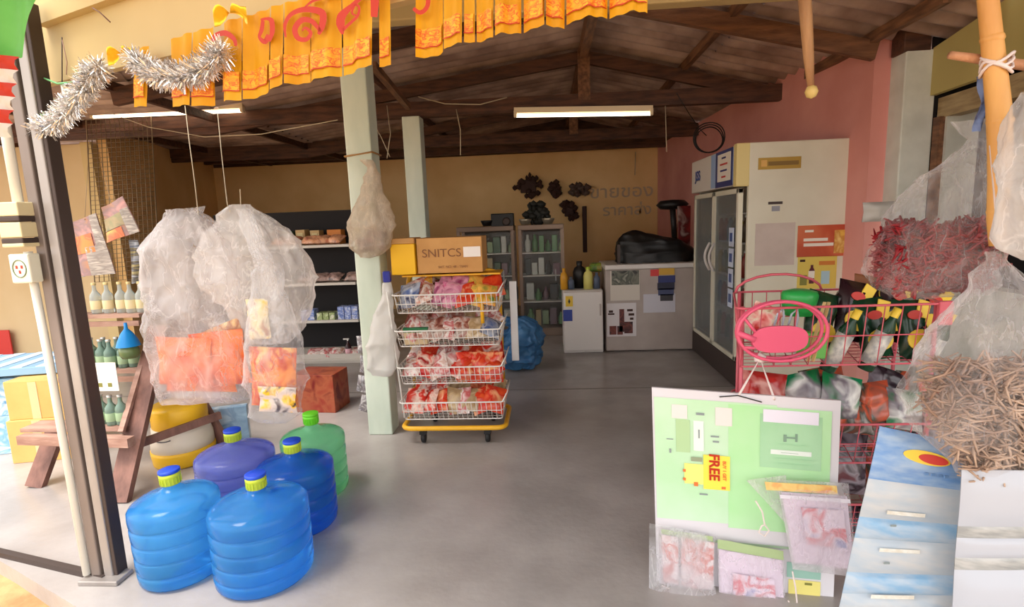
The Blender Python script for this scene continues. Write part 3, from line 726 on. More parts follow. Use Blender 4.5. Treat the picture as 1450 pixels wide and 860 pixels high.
for x, y in ((X0 + .13, YF), (X1 - .12, YF), (X0 + .13, YB - .03), (X1 - .12, YB - .03)):
    mb = MB(); mb.lathe([(0, -.015), (.026, -.015), (.033, -.011), (.035, 0), (.033, .011), (.026, .015), (0, .015)], M_rub, n=18, cap=False)
    me = mb; 
    for i, v in enumerate(mb.v): mb.v[i] = Vector((v.z + x, v.x + y + .008, v.y + .035))
    c = mb.build('caster', SR)
    MB().box((x, y, .075), (.045, .03, .03), M_rub).build('fork', c)
def basket(z, h, yf, yb, parent, m, x0=X0, x1=X1, flare=.06, stepx=.032, nm='wire_basket', bx=0):
    sk = lambda p: (p[0] + bx * max(0, (p[1] - yf) / (yb - yf)), p[1], p[2])
    mb = MB()
    top = [sk(p) for p in rrect(x0, x1, yf - flare, yb, z + h, .03, 3)]; bot = [sk(p) for p in rrect(x0 + .02, x1 - .02, yf, yb - .01, z, .02, 3)]
    mb.tube(top, .005, m, 6, closed=True); mb.tube(bot, .004, m, 6, closed=True)
    mb.tube([(p[0] * .5 + q[0] * .5, p[1] * .5 + q[1] * .5, p[2] * .5 + q[2] * .5) for p, q in zip(top, bot)], .003, m, 4, closed=True)
    o = mb.build(nm, parent)
    mb = MB(); n = int((x1 - x0) / stepx)
    for i in range(n + 1):
        x = x0 + .02 + (x1 - x0 - .04) * i / n
        mb.tube([sk(p) for p in ((x, yf - flare, z + h), (x, yf, z), (x, yb - .01, z), (x, yb, z + h))], .0022, m, 4)
    k = int((yb - yf) / .05)
    for j in range(1, k):
        y = yf + (yb - yf) * j / k; ya = (yf - flare) + (yb - yf + flare) * j / k
        mb.tube([sk(p) for p in ((x0, ya, z + h), (x0 + .02, y, z), (x1 - .02, y, z), (x1, ya, z + h))], .0022, m, 4)
    mb.build('basket_wires', parent)
    return o
levels = [(.16, .13), (.40, .12), (.645, .11), (.86, .12)]
for z, h in levels: basket(z, h, YF, YB - .05, SR, M_wire)
for z, h in levels:
    MB().tube([(X1 - .01, YF - .06, z + h), (X1 + .02, YF - .03, z + h + .05), (X1 + .02, YB - .15, z + h + .05), (X1, YB - .1, z + h)], .004, M_wire, 5).build('side_hoop', SR)
MB().tube([(X0 + .01, YF + .01, .17), (X0 - .035, YF - .02, 1.0)], .006, M_wire, 6).build('side_wire', SR)
# grey blue panel + white rail at the right rear
MB().bbox((X1 + .055, YB - .02, .72), (.05, .02, .56), mat('white_metal_strip', (222, 222, 222), .5), b=.004).solo('white_rail', 'white upright metal strip at the right of the wheeled rack', 'strip')
P1m = print_mat('red_snack_a', [(196, 34, 30), (214, 60, 44), (236, 206, 190), (150, 24, 28)], 12, rough=.25)
P2m = print_mat('orange_red_snack', [(226, 90, 44), (206, 44, 30), (240, 170, 120)], 12, rough=.25)
P3m = print_mat('pink_white_snack', [(226, 196, 190), (196, 90, 90), (236, 226, 220), (206, 150, 130)], 13, rough=.25)
P4m = print_mat('brown_clear_snack', [(120, 60, 50), (176, 120, 104), (206, 190, 180), (90, 44, 40)], 15, rough=.25)
P5m = print_mat('pink_magenta_snack', [(206, 90, 140), (226, 160, 180), (150, 60, 100)], 13, rough=.25)
P6m = print_mat('orange_green_snack', [(236, 120, 50), (236, 180, 80), (110, 140, 60)], 12, rough=.25)
P7m = print_mat('tan_snack', [(206, 180, 140), (170, 140, 100), (226, 206, 176)], 13, rough=.25)
P8m = print_mat('blue_grey_snack', [(80, 100, 150), (170, 176, 190), (60, 60, 90)], 13, rough=.25)
cname = {P1m: 'red', P2m: 'orange red', P3m: 'pink and white', P4m: 'brown', P5m: 'magenta', P6m: 'orange', P7m: 'tan', P8m: 'blue grey'}
random.seed(21)
rowsP = [  # z base, materials left-right, place
    (0, [P1m, P1m, P2m, P7m, P3m, P7m, P2m, P2m], 'lowest basket'),
    (1, [P3m, P1m, P3m, P3m, P1m, P2m, P2m, P2m], 'second basket up'),
    (2, [P3m, P4m, P4m, P3m, P4m, P7m, P8m], 'third basket up'),
    (3, [P8m, P3m, P4m, P5m, P5m, P2m, P6m, P6m], 'top basket')]
mesh_cache = {}
for li, ms, place in rowsP:
    z, h = levels[li]; n = len(ms)
    for row in range(2):
        for i, m_ in enumerate(ms):
            if row == 1: m_ = random.choice(ms)
            key = (m_.name, (i + row) % 3)
            if key not in mesh_cache: mesh_cache[key] = pillow(.15, .17, .045, m_, seed=i * 3 + row, nx=8, nzv=9).mesh('snack_packet')
            x = X0 + .085 + (X1 - X0 - .17) * i / (n - 1) + random.uniform(-.015, .015)
            y = YF + .07 + row * .16 ; zz = z + .095 + row * .03 + random.uniform(0, .012)
            rot = (R(random.uniform(-58, -30)), R(random.uniform(-35, 35)), R(random.uniform(-25, 25)))
            lb = '{} snack packet, {}, {} row of the {}'.format(cname[m_], ORD[i], 'front' if row == 0 else 'back', place)
            inst('snack_packet', mesh_cache[key], (x, y, zz), rot, random.uniform(.9, 1.05), lb, 'packet', 'snack packets in the ' + place)
# upright trio of red orange packets and green box
for i in range(3):
    pack_at(657 + 22 * i, 520, 3.36, 24, 44, .035, P2m, 'snack_packet', 'upright orange red packet, {} of three in the second basket up'.format(['leftmost', 'middle', 'rightmost'][i]), 'packet', 'upright packets in the second basket up', (R(-12), 0, 0), 30 + i)
p = at(588, 478, 3.30); t = thing('green_carton', 'green and white open carton in the third basket up', 'box', p)
MB().bbox(p + Vector((0, .06, 0)), (.15, .10, .10), mat('pale_tan_carton', (214, 190, 150), .6), b=.003).build('carton', t); MB().bbox(p + Vector((0, .06, .045)), (.16, .11, .03), mat('bottle_green_print', (30, 110, 64), .5), b=.003).build('green_rim', t)
# yellow frame, cardboard box on top
c = at(635, 364, 3.5); zb = 1.10
a_, b_ = at(592, 388, 3.42), at(684, 388, 3.42); a0 = at(592, 338, 3.42)
wd = (b_.x - a_.x); hh = a0.z - a_.z
t = thing('cardboard_box', 'long cardboard box with printed letters on top of the wheeled rack', 'box', ((a_.x + b_.x) / 2, 3.56, a_.z))
MB().bbox(((a_.x + b_.x) / 2, 3.56, a_.z + hh / 2), (wd, .28, hh), Mcb, b=.004).build('carton', t)
MB().box((b_.x - .065, 3.4175, a_.z + hh * .58), (.11, .003, .065), mat('white_label', (236, 230, 224), .6)).build('white_label', t)
text('SNITCS', .075, ((a_.x + b_.x) / 2 - .05, 3.416, a_.z + hh * .56), mat('brown_print', (136, 92, 62), .8), parent=t, sx=1.05)
text('SHT. NO. 48 - TSAN', .022, ((a_.x + b_.x) / 2 + .02, 3.416, a_.z + hh * .17), MATS['brown_print'], parent=t)
a1, b1 = at(555, 390, 3.40), at(589, 390, 3.40); a2 = at(555, 338, 3.40)
t = thing('yellow_carton', 'bright yellow box left of the cardboard box on the wheeled rack', 'box', ((a1.x + b1.x) / 2, 3.5, a1.z))
MB().bbox(((a1.x + b1.x) / 2, 3.5, a1.z + (a2.z - a1.z) * .42), (b1.x - a1.x, .2, (a2.z - a1.z) * .84), mat('yellow_print', (246, 190, 20), .45), b=.004).build('carton', t)
MB().bbox(((a1.x + b1.x) / 2, 3.5, a1.z + (a2.z - a1.z) * .92), (b1.x - a1.x, .2, (a2.z - a1.z) * .155), Mcb, b=.004).build('cardboard_flap', t)
MB().bbox((X0 * .5 + X1 * .5, YB - .1, a_.z - .018), (X1 - X0 - .02, .24, .012), M_yel, b=.003).build('top_tray', SR)

# ================================================================== BACK SHELVES (left)
random.seed(9)
M_shelf = mat('white_shelf_steel', (214, 206, 196), .5); M_black = mat('black_back_panel', (24, 20, 22), .8)
YS = 5.35
xa, xb = at(300, 510, YS).x, at(512, 510, YS).x
BS = thing('shelf_unit', 'black backed shop shelf with white shelves behind the front post', 'shelf', ((xa + xb) / 2, YS + .2, 0))
MB().box(((xa + xb) / 2, YS + .40, .80), (xb - xa, .03, 1.6), M_black).build('back_panel', BS)
MB().bbox(((xa + xb) / 2, YS + .20, .05), (xb - xa, .36, .10), M_shelf, b=.005).build('plinth', BS)
for x in (xa, xb): MB().box((x, YS + .38, .8), (.04, .05, 1.6), M_black).build('upright', BS)
shz = []
for py in (346, 400, 453, 508):
    z = at(455, py + 3, YS).z; shz.append(z)
    MB().bbox(((xa + xb) / 2, YS + .19, z), (xb - xa, .37, .028), M_shelf, b=.004).build('shelf_board', BS)
def onshelf(name, px, w_, h_, d_, sz, m, label, cat, group=None, dy=.03, rz=0):
    x = at(px, 400, YS).x; c = (x, YS + dy + d_ / 2, sz + .014)
    t = thing(name, label, cat, c, group, (0, 0, rz)); MB().bbox((0, 0, h_ / 2), (w_, d_, h_), m, b=.004).build('carton', t, local=True); return t
Mbl = print_mat('blue_white_soap_print', [(200, 210, 236), (90, 120, 200), (226, 230, 240)], 22, rough=.5); Mgn = print_mat('green_cream_print', [(206, 214, 170), (140, 160, 90), (226, 226, 200)], 22, rough=.5)
k = 0
for i, px in enumerate((424, 434)):
    for j in range(2):
        t = onshelf('soap_box', px, .068, .055, .12, shz[2] + j * .056, Mbl, 'light blue soap box, {} {} of the four beside the green ones'.format(('lower', 'upper')[j], ('left', 'right')[i]), 'box', 'blue soap boxes')
for i, px in enumerate((446, 455, 464)):
    t = onshelf('soap_box', px, .058, .075, .12, shz[2], Mgn, 'pale green box, {} of the three on the third shelf down'.format(('leftmost', 'middle', 'rightmost')[i]), 'box', 'green boxes on the shelf')
for i, px in enumerate((477, 487, 497)):
    for j in range(3):
        t = onshelf('soap_box', px, .066, .044, .12, shz[2] + j * .045, Mbl, 'violet white box in the stack near the post, {} column, {}'.format(('left', 'middle', 'right')[i], ('bottom', 'middle', 'top')[j]), 'box', 'violet white boxes')
for i, (px, m_, nm, h_, w_) in enumerate(((402, mat('dark_green_card', (50, 74, 56), .6), 'dark green', .15, .09), (419, mat('tan_card', (190, 160, 110), .6), 'tan', .16, .10), (440, MATS['tan_card'], 'tan and brown', .15, .10), (468, mat('orange_card', (206, 126, 54), .6), 'orange tilted', .15, .15))):
    t = onshelf('tea_box', px, w_, h_, .12, shz[0], m_, '{} box standing at the back of the top shelf, {}'.format(nm, ORD[i]), 'box', 'boxes on the top shelf', dy=.2)
    if i in (1, 2): MB().box((0, -.062, h_ * .55), (w_ * .6, .004, h_ * .5), mat('pale_card', (206, 190, 140), .6)).build('front_label', t, local=True)
Mpk = print_mat('salmon_packet', [(196, 110, 80), (226, 170, 130), (150, 80, 60)], 15, rough=.3); Mpk2 = print_mat('dim_packet', [(120, 90, 84), (180, 150, 140), (80, 60, 60)], 15, rough=.3)
for row, (sz, xs, m_, pl) in enumerate(((shz[0], (398, 414, 440, 458, 476), Mpk, 'top shelf'), (shz[1], (430, 452, 470, 498), Mpk2, 'second shelf'), (shz[3], (432, 446, 462, 494), P3m, 'lowest shelf'))):
    for i, px in enumerate(xs):
        p = at(px, 400, YS); me = pillow(.19, .13, .07, m_, seed=i + row).mesh('food_packet')
        inst('food_packet', me, (p.x, YS + .09, sz + .065), (R(-60), 0, R(random.uniform(-20, 20))), label='plump packet lying on the {} of the black shelf, {}'.format(pl, ORD[i]), cat='packet', group='packets on the ' + pl)
# pump bottle
p = at(482, 400, YS); c = (p.x, YS + .06, shz[3] + .014)
t = thing('pump_bottle', 'dark pump bottle with pink label on the lowest shelf', 'bottle', c)
MB().lathe([(0, 0), (.03, 0), (.032, .01), (.032, .12), (.02, .15), (.012, .16), (.012, .18)], mat('dark_brown_bottle', (60, 30, 34), .2), c, n=16, cap=False).build('bottle_body', t)
MB().lathe([(.0325, .03), (.033, .03), (.033, .10), (.0325, .10)], mat('pink_label', (230, 180, 190), .5), c, n=16, cap=False).build('paper_label', t)
MB().box((c[0] - .015, c[1], c[2] + .20), (.06, .014, .014), M_wire).box((c[0], c[1], c[2] + .19), (.012, .012, .03), M_wire).build('pump', t)
# floor boxes near the shelf
MB().bbox((at(300, 590, 4.6).x, 4.7, .14), (.42, .3, .28), mat('grey_box', (150, 140, 136), .7), b=.006).solo('grey_crate', 'grey crate on the floor behind the hanging bags', 'crate')

# ================================================================== GLASS CABINETS
M_al = mat('bronze_aluminium', (120, 100, 86), .4, metal=.5); M_gl = film('cabinet_glass', (200, 210, 210), .06, .10, 3, edge=.15)
def cabinet(xl, xr, Y, ztop, label, seed):
    a, b = at(xl, 400, Y).x, at(xr, 400, Y).x; cx = (a + b) / 2; wd = b - a; d = .45
    t = thing('glass_cabinet', label, 'cabinet', (cx, Y + d / 2, 0))
    MB().box((cx, Y + d, ztop / 2), (wd, .02, ztop), mat('cabinet_back', (96, 84, 76), .7)).build('back_panel', t)
    MB().bbox((cx, Y + d / 2, ztop - .03), (wd, d, .06), M_al, b=.005).build('top', t); MB().bbox((cx, Y + d / 2, .05), (wd, d, .10), M_al, b=.005).build('base', t)
    for x in (a + .02, b - .02):
        for y in (Y + .02, Y + d - .02): MB().box((x, y, ztop / 2), (.04, .04, ztop - .1), M_al).build('upright', t)
    zs = [.10, .42, .74, 1.02]
    for z in zs[1:]: MB().box((cx, Y + d / 2, z), (wd - .04, d - .06, .012), M_shelf).build('shelf_board', t)
    dr = MB().box((cx, Y + .005, ztop / 2), (wd - .08, .006, ztop - .16), M_gl).build('glass_door', t)
    MB().box((cx + wd * .3, Y - .008, .75), (.014, .014, .14), M_galv).build('handle', dr)
    rnd = random.Random(seed); pal = [(90, 130, 80), (150, 170, 130), (70, 96, 70), (190, 190, 180), (120, 90, 100), (60, 60, 60), (170, 150, 110)]
    for zi, z in enumerate(zs):
        x = a + .07
        i = 0
        while x < b - .06:
            w_ = rnd.uniform(.06, .10); h_ = rnd.uniform(.12, .22); col = rnd.choice(pal[:4] if zi == 3 else pal)
            m_ = mat('cabinet_goods_%d' % pal.index(col), col, .4)
            c = (x + w_ / 2, Y + .14 + rnd.uniform(0, .1), z + .006)
            if rnd.random() < .5: mb = MB().lathe([(0, 0), (w_ * .45, 0), (w_ * .47, .01), (w_ * .47, h_ * .6), (w_ * .25, h_ * .75), (w_ * .2, h_), (0, h_)], m_, c, n=12, cap=False); nm, ct = 'jar', 'jar'
            else: mb = MB().bbox((c[0], c[1], c[2] + h_ / 2), (w_ * .95, .08, h_), m_); nm, ct = 'packet_box', 'box'
            mb.solo(nm, '{} on the {} shelf of the {}, {}'.format(nm.replace('_', ' '), ['floor level', 'second', 'third', 'top'][zi], 'left glass cabinet' if seed == 1 else 'right glass cabinet', ORD[min(i, 11)]), ct, 'goods in the glass cabinets'); i += 1
            x += w_ + .012
    return t
cabinet(650, 730, 6.6, 1.36, 'left dark framed glass cabinet of green goods by the back wall', 1)
cabinet(736, 800, 6.5, 1.36, 'right dark framed glass cabinet of green goods by the back wall', 2)
# things on top of cabinets
M_blk = mat('black_plastic', (22, 20, 20), .45); M_brn = mat('dark_brown_carved', (62, 34, 24), .7)
def blob_items(items):
    for px, py, w_, h_, Y, nm, lb, ct, m_ in items:
        p = at(px, py, Y); s = Y / F
        MB().bbox(p, (w_ * s, .12, h_ * s), m_, b=.02).solo(nm, lb, ct)
p = at(712, 314, 6.75); t = thing('radio', 'black box radio on top of the left glass cabinet', 'radio', p)
MB().bbox(p, (.28, .16, .20), M_blk, b=.01).build('casing', t); MB().lathe([(0, 0), (.05, 0), (.05, .01), (0, .012)], M_groove, (0, 0, 0), n=16, cap=False)
mb = MB(); mb.lathe([(0, 0), (.05, 0), (.052, .006), (.03, .008), (0, .003)], M_groove, n=18, cap=False)
for i, v in enumerate(mb.v): mb.v[i] = Vector((p.x + .05 + v.x, p.y - .085 - v.z, p.z + v.y))
mb.build('speaker', t)
# dark carved wall ornaments: irregular clusters of small leaves round a disc
def ornament(px, py, wpx, hpx, Y, name, label, seed, m_, cat='ornament'):
    p = at(px, py, Y); s = Y / F; rnd = random.Random(seed); t = thing(name, label, cat, p)
    mb = MB(); mb.bbox(p, (wpx * s * .5, .05, hpx * s * .5), m_, b=.015); mb.build('centre', t)
    mb = MB()
    for i in range(26):
        a = rnd.random() * 2 * PI; r = rnd.uniform(.18, .44)
        c = p + Vector((math.cos(a) * wpx * s * r, rnd.uniform(-.04, .02), math.sin(a) * hpx * s * r)); mb.lathe([(0, -.05), (.034, -.02), (.042, .01), (0, .05)], m_, c, n=7, sx=rnd.uniform(.6, 1.6), cap=False)
    mb.build('carved_leaves', t, kind='stuff')
    return t
ornament(748, 264, 44, 36, 8.9, 'wall_ornament', 'dark carved ornament highest on the back wall above the cabinets', 1, M_brn)
ornament(786, 268, 16, 24, 8.9, 'wall_ornament', 'small dark ornament right of the large carved one', 2, M_brn)
ornament(820, 268, 30, 18, 8.9, 'wall_ornament', 'dark ornament with pale face plates, right group on the back wall', 3, mat('grey_brown_carved', (84, 64, 54), .6))
ornament(806, 298, 26, 34, 8.9, 'wall_ornament', 'reddish dark wall ornament below the pale faced one', 4, M_brn)
ornament(760, 302, 40, 30, 6.8, 'potted_plant', 'dark leafy plant on top of the right glass cabinet', 5, mat('dark_leaf', (30, 30, 24), .6), 'plant')
p = at(828, 325, 8.92); MB().bbox(p, (.07, .04, .75), M_brn, b=.01).solo('wall_hanging', 'narrow dark vertical hanging on the back wall', 'hanging')
for i, (px, py, w_) in enumerate(((744, 318, 20), (776, 308, 14), (690, 322, 20))):
    p = at(px, py, 6.7); MB().lathe([(0, 0), (.05, 0), (.075, .05), (.08, .07), (.07, .07)], [mat('silver_bowl', (180, 170, 150), .3, metal=.6), MATS['silver_bowl'], M_blk][i], (p.x, p.y, 1.365), n=18, cap=False).solo('bowl', ['silver bowl at the left on the right glass cabinet', 'silver bowl by the plant on the right glass cabinet', 'black bowl on the left glass cabinet'][i], 'bowl')
# faint blue writing on the wall
Mblue = mat('faint_blue_paint', (196, 168, 138), .9)
text('ขายของ', .27, at(880, 272, 8.985), Mblue, sx=1.2, bold=.002).name = 'wall_writing'
text('ราคาส่ง', .24, at(888, 298, 8.985), Mblue, sx=1.1, bold=.002).name = 'wall_writing_line'
for nm, lb in (('wall_writing', 'faint blue painted writing on the back wall, upper line'), ('wall_writing_line', 'faint blue painted writing on the back wall, lower line')): tag(bpy.data.objects[nm], lb, 'writing')
string('string', 'short cord with dark hook hanging on the back wall at right', [(900, 215, 8.9), (899, 248, 8.9)], .006)
# blue bag
t, L_ = film_bag('plastic_bag', 'blue plastic bag standing on the floor behind the wheeled rack', 5.0, [(712, 752, 520, .10), (706, 762, 508, .16), (706, 768, 480, .16), (722, 764, 462, .10), (712, 740, 448, .05)], mat('blue_bag_plastic', (84, 140, 190), .35, col2=(60, 110, 160), scale=6, transluc=.3), 31, folds=7, fold_amp=.1, wr=.03)

# ================================================================== MINI FRIDGE, CHEST
M_wf = mat('white_enamel', (214, 206, 200), .35); M_gf = mat('grey_enamel', (176, 162, 154), .4, col2=(164, 150, 142), scale=3)
a, b = gnd(799, 502), gnd(855, 500); h = at(799, 413, a.y).z
MF = thing('mini_fridge', 'small white fridge with yellow and blue stickers by the cabinets', 'fridge', ((a.x + b.x) / 2, a.y + .25, 0))
cx = (a.x + b.x) / 2; wd = b.x - a.x
MB().bbox((cx, a.y + .28, h / 2), (wd, .46, h), M_wf, b=.012).build('body', MF)
dr = MB().bbox((cx, a.y + .03, h / 2 + .01), (wd - .01, .05, h - .04), M_wf, b=.012).build('door', MF); MB().box((cx + wd * .42, a.y - .004, h * .7), (.014, .02, .12), M_gf).build('handle', dr)
p = at(806, 427, a.y); MB().box((p.x, a.y + .002, p.z), (.075, .004, .11), mat('yellow_sticker', (220, 180, 50), .5)).build('yellow_sticker', MF)
MB().prism([(0, .03), (.012, 0), (.0, -.03), (-.012, 0)], M_blk, (p.x, a.y - .002, p.z), (1, 0, 0), (0, 0, 1), .001).build('sticker_mark', MF)
p = at(804, 447, a.y); MB().box((p.x, a.y + .001, p.z), (.095, .004, .12), mat('blue_sticker', (40, 60, 140), .5)).build('blue_sticker', MF)
a2, b2 = gnd(859, 500), gnd(990, 496); Yc = a2.y; h2 = at(859, 376, Yc).z; wd2 = b2.x - a2.x; cx2 = (a2.x + b2.x) / 2
CH = thing('chest_freezer', 'wide grey chest freezer with posters on its front', 'freezer', (cx2, Yc + .35, 0))
MB().bbox((cx2, Yc + .35, h2 / 2 - .02), (wd2, .62, h2 - .06), M_gf, b=.012).build('body', CH)
MB().bbox((cx2, Yc + .34, h2 - .025), (wd2 + .01, .66, .05), M_wf, b=.01).build('lid', CH)
def poster(px0, py0, px1, py1, Y, m, parent, name='poster', dy=0):
    p, q = at(px0, py0, Y), at(px1, py1, Y); c = (p + q) / 2
    return MB().box((c.x, Y + dy, c.z), (abs(q.x - p.x), .004, abs(p.z - q.z)), m).build(name, parent)
Yp = Yc + .036
M_paper = mat('poster_paper', (206, 196, 184), .7)
poster(864, 384, 906, 425, Yp, M_paper, CH); poster(866, 384, 905, 403, Yp - .003, print_mat('dark_food_photo', [(30, 28, 26), (110, 110, 96), (60, 66, 56), (180, 176, 160)], 9), CH, 'poster_photo')
poster(859, 430, 901, 476, Yp, mat('poster_white', (212, 204, 204), .7), CH); 
for q in ((877, 438, 884, 470), (863, 462, 873, 474), (884, 456, 896, 472), (874, 462, 882, 474)): poster(*q, Yp - .004, print_mat('dark_red_photo', [(60, 24, 24), (120, 60, 50), (40, 20, 24)], 12), CH, 'poster_photo')
for q in ((862, 440, 868, 443), (861, 444, 870, 446), (888, 438, 896, 441), (890, 444, 898, 447), (892, 450, 897, 453)): poster(*q, Yp - .004, M_brn, CH, 'poster_print')
poster(911, 417, 956, 442, Yp, mat('pale_notice', (196, 192, 200), .6), CH)
for k_, c_ in enumerate(((210, 60, 60), (206, 160, 60), (50, 56, 110), (40, 40, 60), (70, 76, 110), (60, 56, 60))):
    xx = [921, 933, 932, 931, 932, 935][k_]; yy = [382, 380, 391, 401, 409, 417][k_]
    poster(xx, yy, xx + [12, 22, 24, 24, 22, 18][k_], yy + 9, Yp - .006, mat('magnet_%d' % k_, c_, .5), CH, 'sticker')
# items on mini fridge and chest
def bot(px, pyb, ztop_px, Y, r, m, label, capm=None, z0=None):
    p = at(px, pyb, Y); z = z0 if z0 is not None else p.z; hh = at(px, ztop_px, Y).z - z; c = (p.x, Y, z)
    t = thing('bottle', label, 'bottle', c)
    MB().lathe([(0, 0), (r, 0), (r, hh * .6), (r * .8, hh * .75), (r * .4, hh * .82), (r * .4, hh * .9)], m, c, n=14, cap=False).build('bottle_body', t)
    MB().lathe([(r * .45, hh * .88), (r * .45, hh), (0, hh)], capm or m, c, n=12, cap=False).build('cap', t)
Yf = a.y + .18
bot(799, 412, 380, Yf, .04, mat('amber_yellow', (210, 150, 40), .4), 'amber yellow bottle at the left on the small fridge', z0=h)
bot(809, 412, 392, Yf, .035, mat('slate_blue', (80, 90, 110), .4), 'slate bottle second from left on the small fridge', z0=h)
bot(833, 412, 378, Yf, .05, mat('pale_yellow', (206, 196, 110), .4), 'pale yellow bottle in the middle of the small fridge', mat('lime_top', (170, 190, 60), .4), z0=h)
bot(845, 412, 386, Yf, .035, MATS['slate_blue'], 'slate bottle at the right on the small fridge', z0=h)
bot(821, 412, 370, Yf + .1, .07, M_blk, 'black canister at the back of the small fridge', z0=h)
p = at(852, 375, Yf + .2); MB().bbox((p.x, Yf + .3, h + .2), (.25, .1, .1), print_mat('yellow_green_bits', [(200, 150, 60), (120, 160, 60), (60, 50, 30)], 12), b=.03).solo('food_packet', 'yellow and green packet behind the bottles on the small fridge', 'packet')
# black bulky machine on chest
t = thing('covered_scale', 'black bulky covered machine on the grey chest freezer', 'machine', (cx2, Yc + .35, h2))
fn, n_, k_ = bag_surface([(h2 + .001, cx2 + .08, Yc + .35, .42, .22), (h2 + .10, cx2 + .08, Yc + .35, .42, .22), (h2 + .22, cx2 + .02, Yc + .35, .34, .18), (h2 + .30, cx2 - .12, Yc + .35, .14, .12), (h2 + .34, cx2 - .14, Yc + .35, .02, .02)], 6, folds=4, fold_amp=.05, n=48, nzl=24)
MB().grid(fn, 48, 24, M_blk, closed_u=True).build('cover', t)
MB().box((cx2 - .33, Yc + .15, h2 + .1), (.03, .03, .2), M_groove).build('side_arm', t)
# black round thing (fan) near corner
p = at(952, 290, 6.6); t = thing('wall_fan', 'black fan shape in the corner above the chest freezer', 'fan', p)
MB().lathe([(0, -.06), (.14, -.05), (.19, 0), (.14, .05), (0, .06)], M_blk, p, n=20, cap=False).build('fan_head', t); MB().tube([p, p + Vector((.05, .05, -.5))], .035, M_blk, 8).build('stand', t)
MB().bbox(at(968, 335, 6.4), (.14, .06, .7), print_mat('dark_red_calendar', [(150, 40, 40), (90, 24, 24), (200, 180, 170)], 5), b=.004).solo('wall_calendar', 'dark red calendar on the wall behind the tall fridge', 'calendar')

# ================================================================== TALL TWO DOOR FRIDGE
fx0, fx1, fy0, fy1 = 1.48, 2.27, 4.28, 5.62; fh = 1.925
M_crm = mat('cream_enamel', (222, 216, 196), .4, col2=(212, 204, 182), scale=2.5); M_yc = mat('yellowed_plastic', (226, 206, 140), .45)
TF = thing('display_fridge', 'tall cream two door display fridge with stickers on its side', 'fridge', ((fx0 + fx1) / 2, (fy0 + fy1) / 2, 0))
MB().bbox(((fx0 + fx1) / 2 + .03, fy0 + .02, fh / 2), (fx1 - fx0 - .06, .04, fh), M_crm, b=.006).build('side_panel', TF)
MB().bbox(((fx0 + fx1) / 2 + .03, fy1 - .02, fh / 2), (fx1 - fx0 - .06, .04, fh), M_crm, b=.006).build('side_panel', TF)
MB().box((fx1 - .02, (fy0 + fy1) / 2, fh / 2), (.04, fy1 - fy0 - .08, fh), mat('fridge_liner', (176, 182, 184), .5)).build('back_panel', TF)
MB().box(((fx0 + fx1) / 2 + .03, (fy0 + fy1) / 2, fh - .03), (fx1 - fx0 - .06, fy1 - fy0 - .08, .06), M_crm).build('top', TF)
MB().box(((fx0 + fx1) / 2 + .03, (fy0 + fy1) / 2, .13), (fx1 - fx0 - .06, fy1 - fy0 - .08, .26), M_crm).build('base', TF)
for z in (.55, .85, 1.15, 1.4): MB().box(((fx0 + fx1) / 2 + .05, (fy0 + fy1) / 2, z), (fx1 - fx0 - .2, fy1 - fy0 - .1, .012), M_wire).build('shelf_board', TF)
sg = MB().bbox((fx0 + .01, (fy0 + fy1) / 2, fh - .16), (.08, fy1 - fy0 - .10, .30), mat('sign_white', (222, 214, 204), .35), b=.006).build('sign_panel', TF)
MB().bbox((fx0 + .015, fy0 + .035, fh - .16), (.10, .07, .32), M_yc, b=.006).build('sign_end_cap', TF)
Ms_b = mat('sign_navy', (44, 58, 120), .4); Ms_w = mat('sign_offwhite', (236, 228, 214), .4); Ms_lb = mat('sign_light_blue', (150, 176, 214), .4)
xs_ = fx0 - .033
MB().box((xs_, fy0 + .36, fh - .16), (.004, .56, .28), Ms_lb).build('sign_blue_panel', TF); MB().box((xs_ - .003, fy0 + .29, fh - .16), (.004, .42, .29), Ms_b).build('sign_navy_panel', TF)
MB().bbox((xs_ - .006, fy0 + .28, fh - .15), (.005, .32, .22), Ms_w, b=.002).build('sign_white_panel', TF)
for j, (c_, l_) in enumerate((((60, 60, 120), .10), ((200, 60, 50), .18), ((60, 60, 120), .16), ((200, 60, 50), .10))):
    MB().box((xs_ - .009, fy0 + .28, fh - .075 - j * .05), (.003, l_, .014), mat('sign_ink_%d' % (j % 2), c_, .5)).build('sign_print', TF)
text('JSS', .12, (xs_ - .002, fy1 - .28, fh - .16), mat('sign_blue_ink', (70, 90, 160), .5), rot=(PI / 2, 0, -PI / 2), parent=TF, sx=1.2, bold=.003)
M_dg = film('fridge_door_glass', (150, 158, 162), .25, .36, 2, rough=.06, edge=.3)
for j, (y0, y1) in enumerate(((fy0 + .05, (fy0 + fy1) / 2 - .005), ((fy0 + fy1) / 2 + .005, fy1 - .04))):
    zc = (.22 + fh - .33) / 2; hz = fh - .33 - .22
    d = MB().bbox((fx0 + .02, y0 + .02, zc), (.04, .04, hz), M_crm, b=.004).bbox((fx0 + .02, y1 - .02, zc), (.04, .04, hz), M_crm, b=.004).bbox((fx0 + .02, (y0 + y1) / 2, zc + hz / 2 - .02), (.04, y1 - y0, .04), M_crm, b=.004).bbox((fx0 + .02, (y0 + y1) / 2, zc - hz / 2 + .02), (.04, y1 - y0, .04), M_crm, b=.004).build('door', TF)
    MB().box((fx0 + .015, (y0 + y1) / 2, zc), (.008, y1 - y0 - .08, hz - .08), M_dg).build('glass_pane', d)
    yh = y1 - .06 if j == 0 else y0 + .06; sgn = 1
    MB().tube([(fx0 - .005, yh, .90)] + [(fx0 - .005 - .045 * math.sin(R(a)), yh, .90 + .25 * a / 180) for a in range(20, 180, 20)] + [(fx0 - .005, yh, 1.15)], .012, M_wf, 8).build('handle', d)
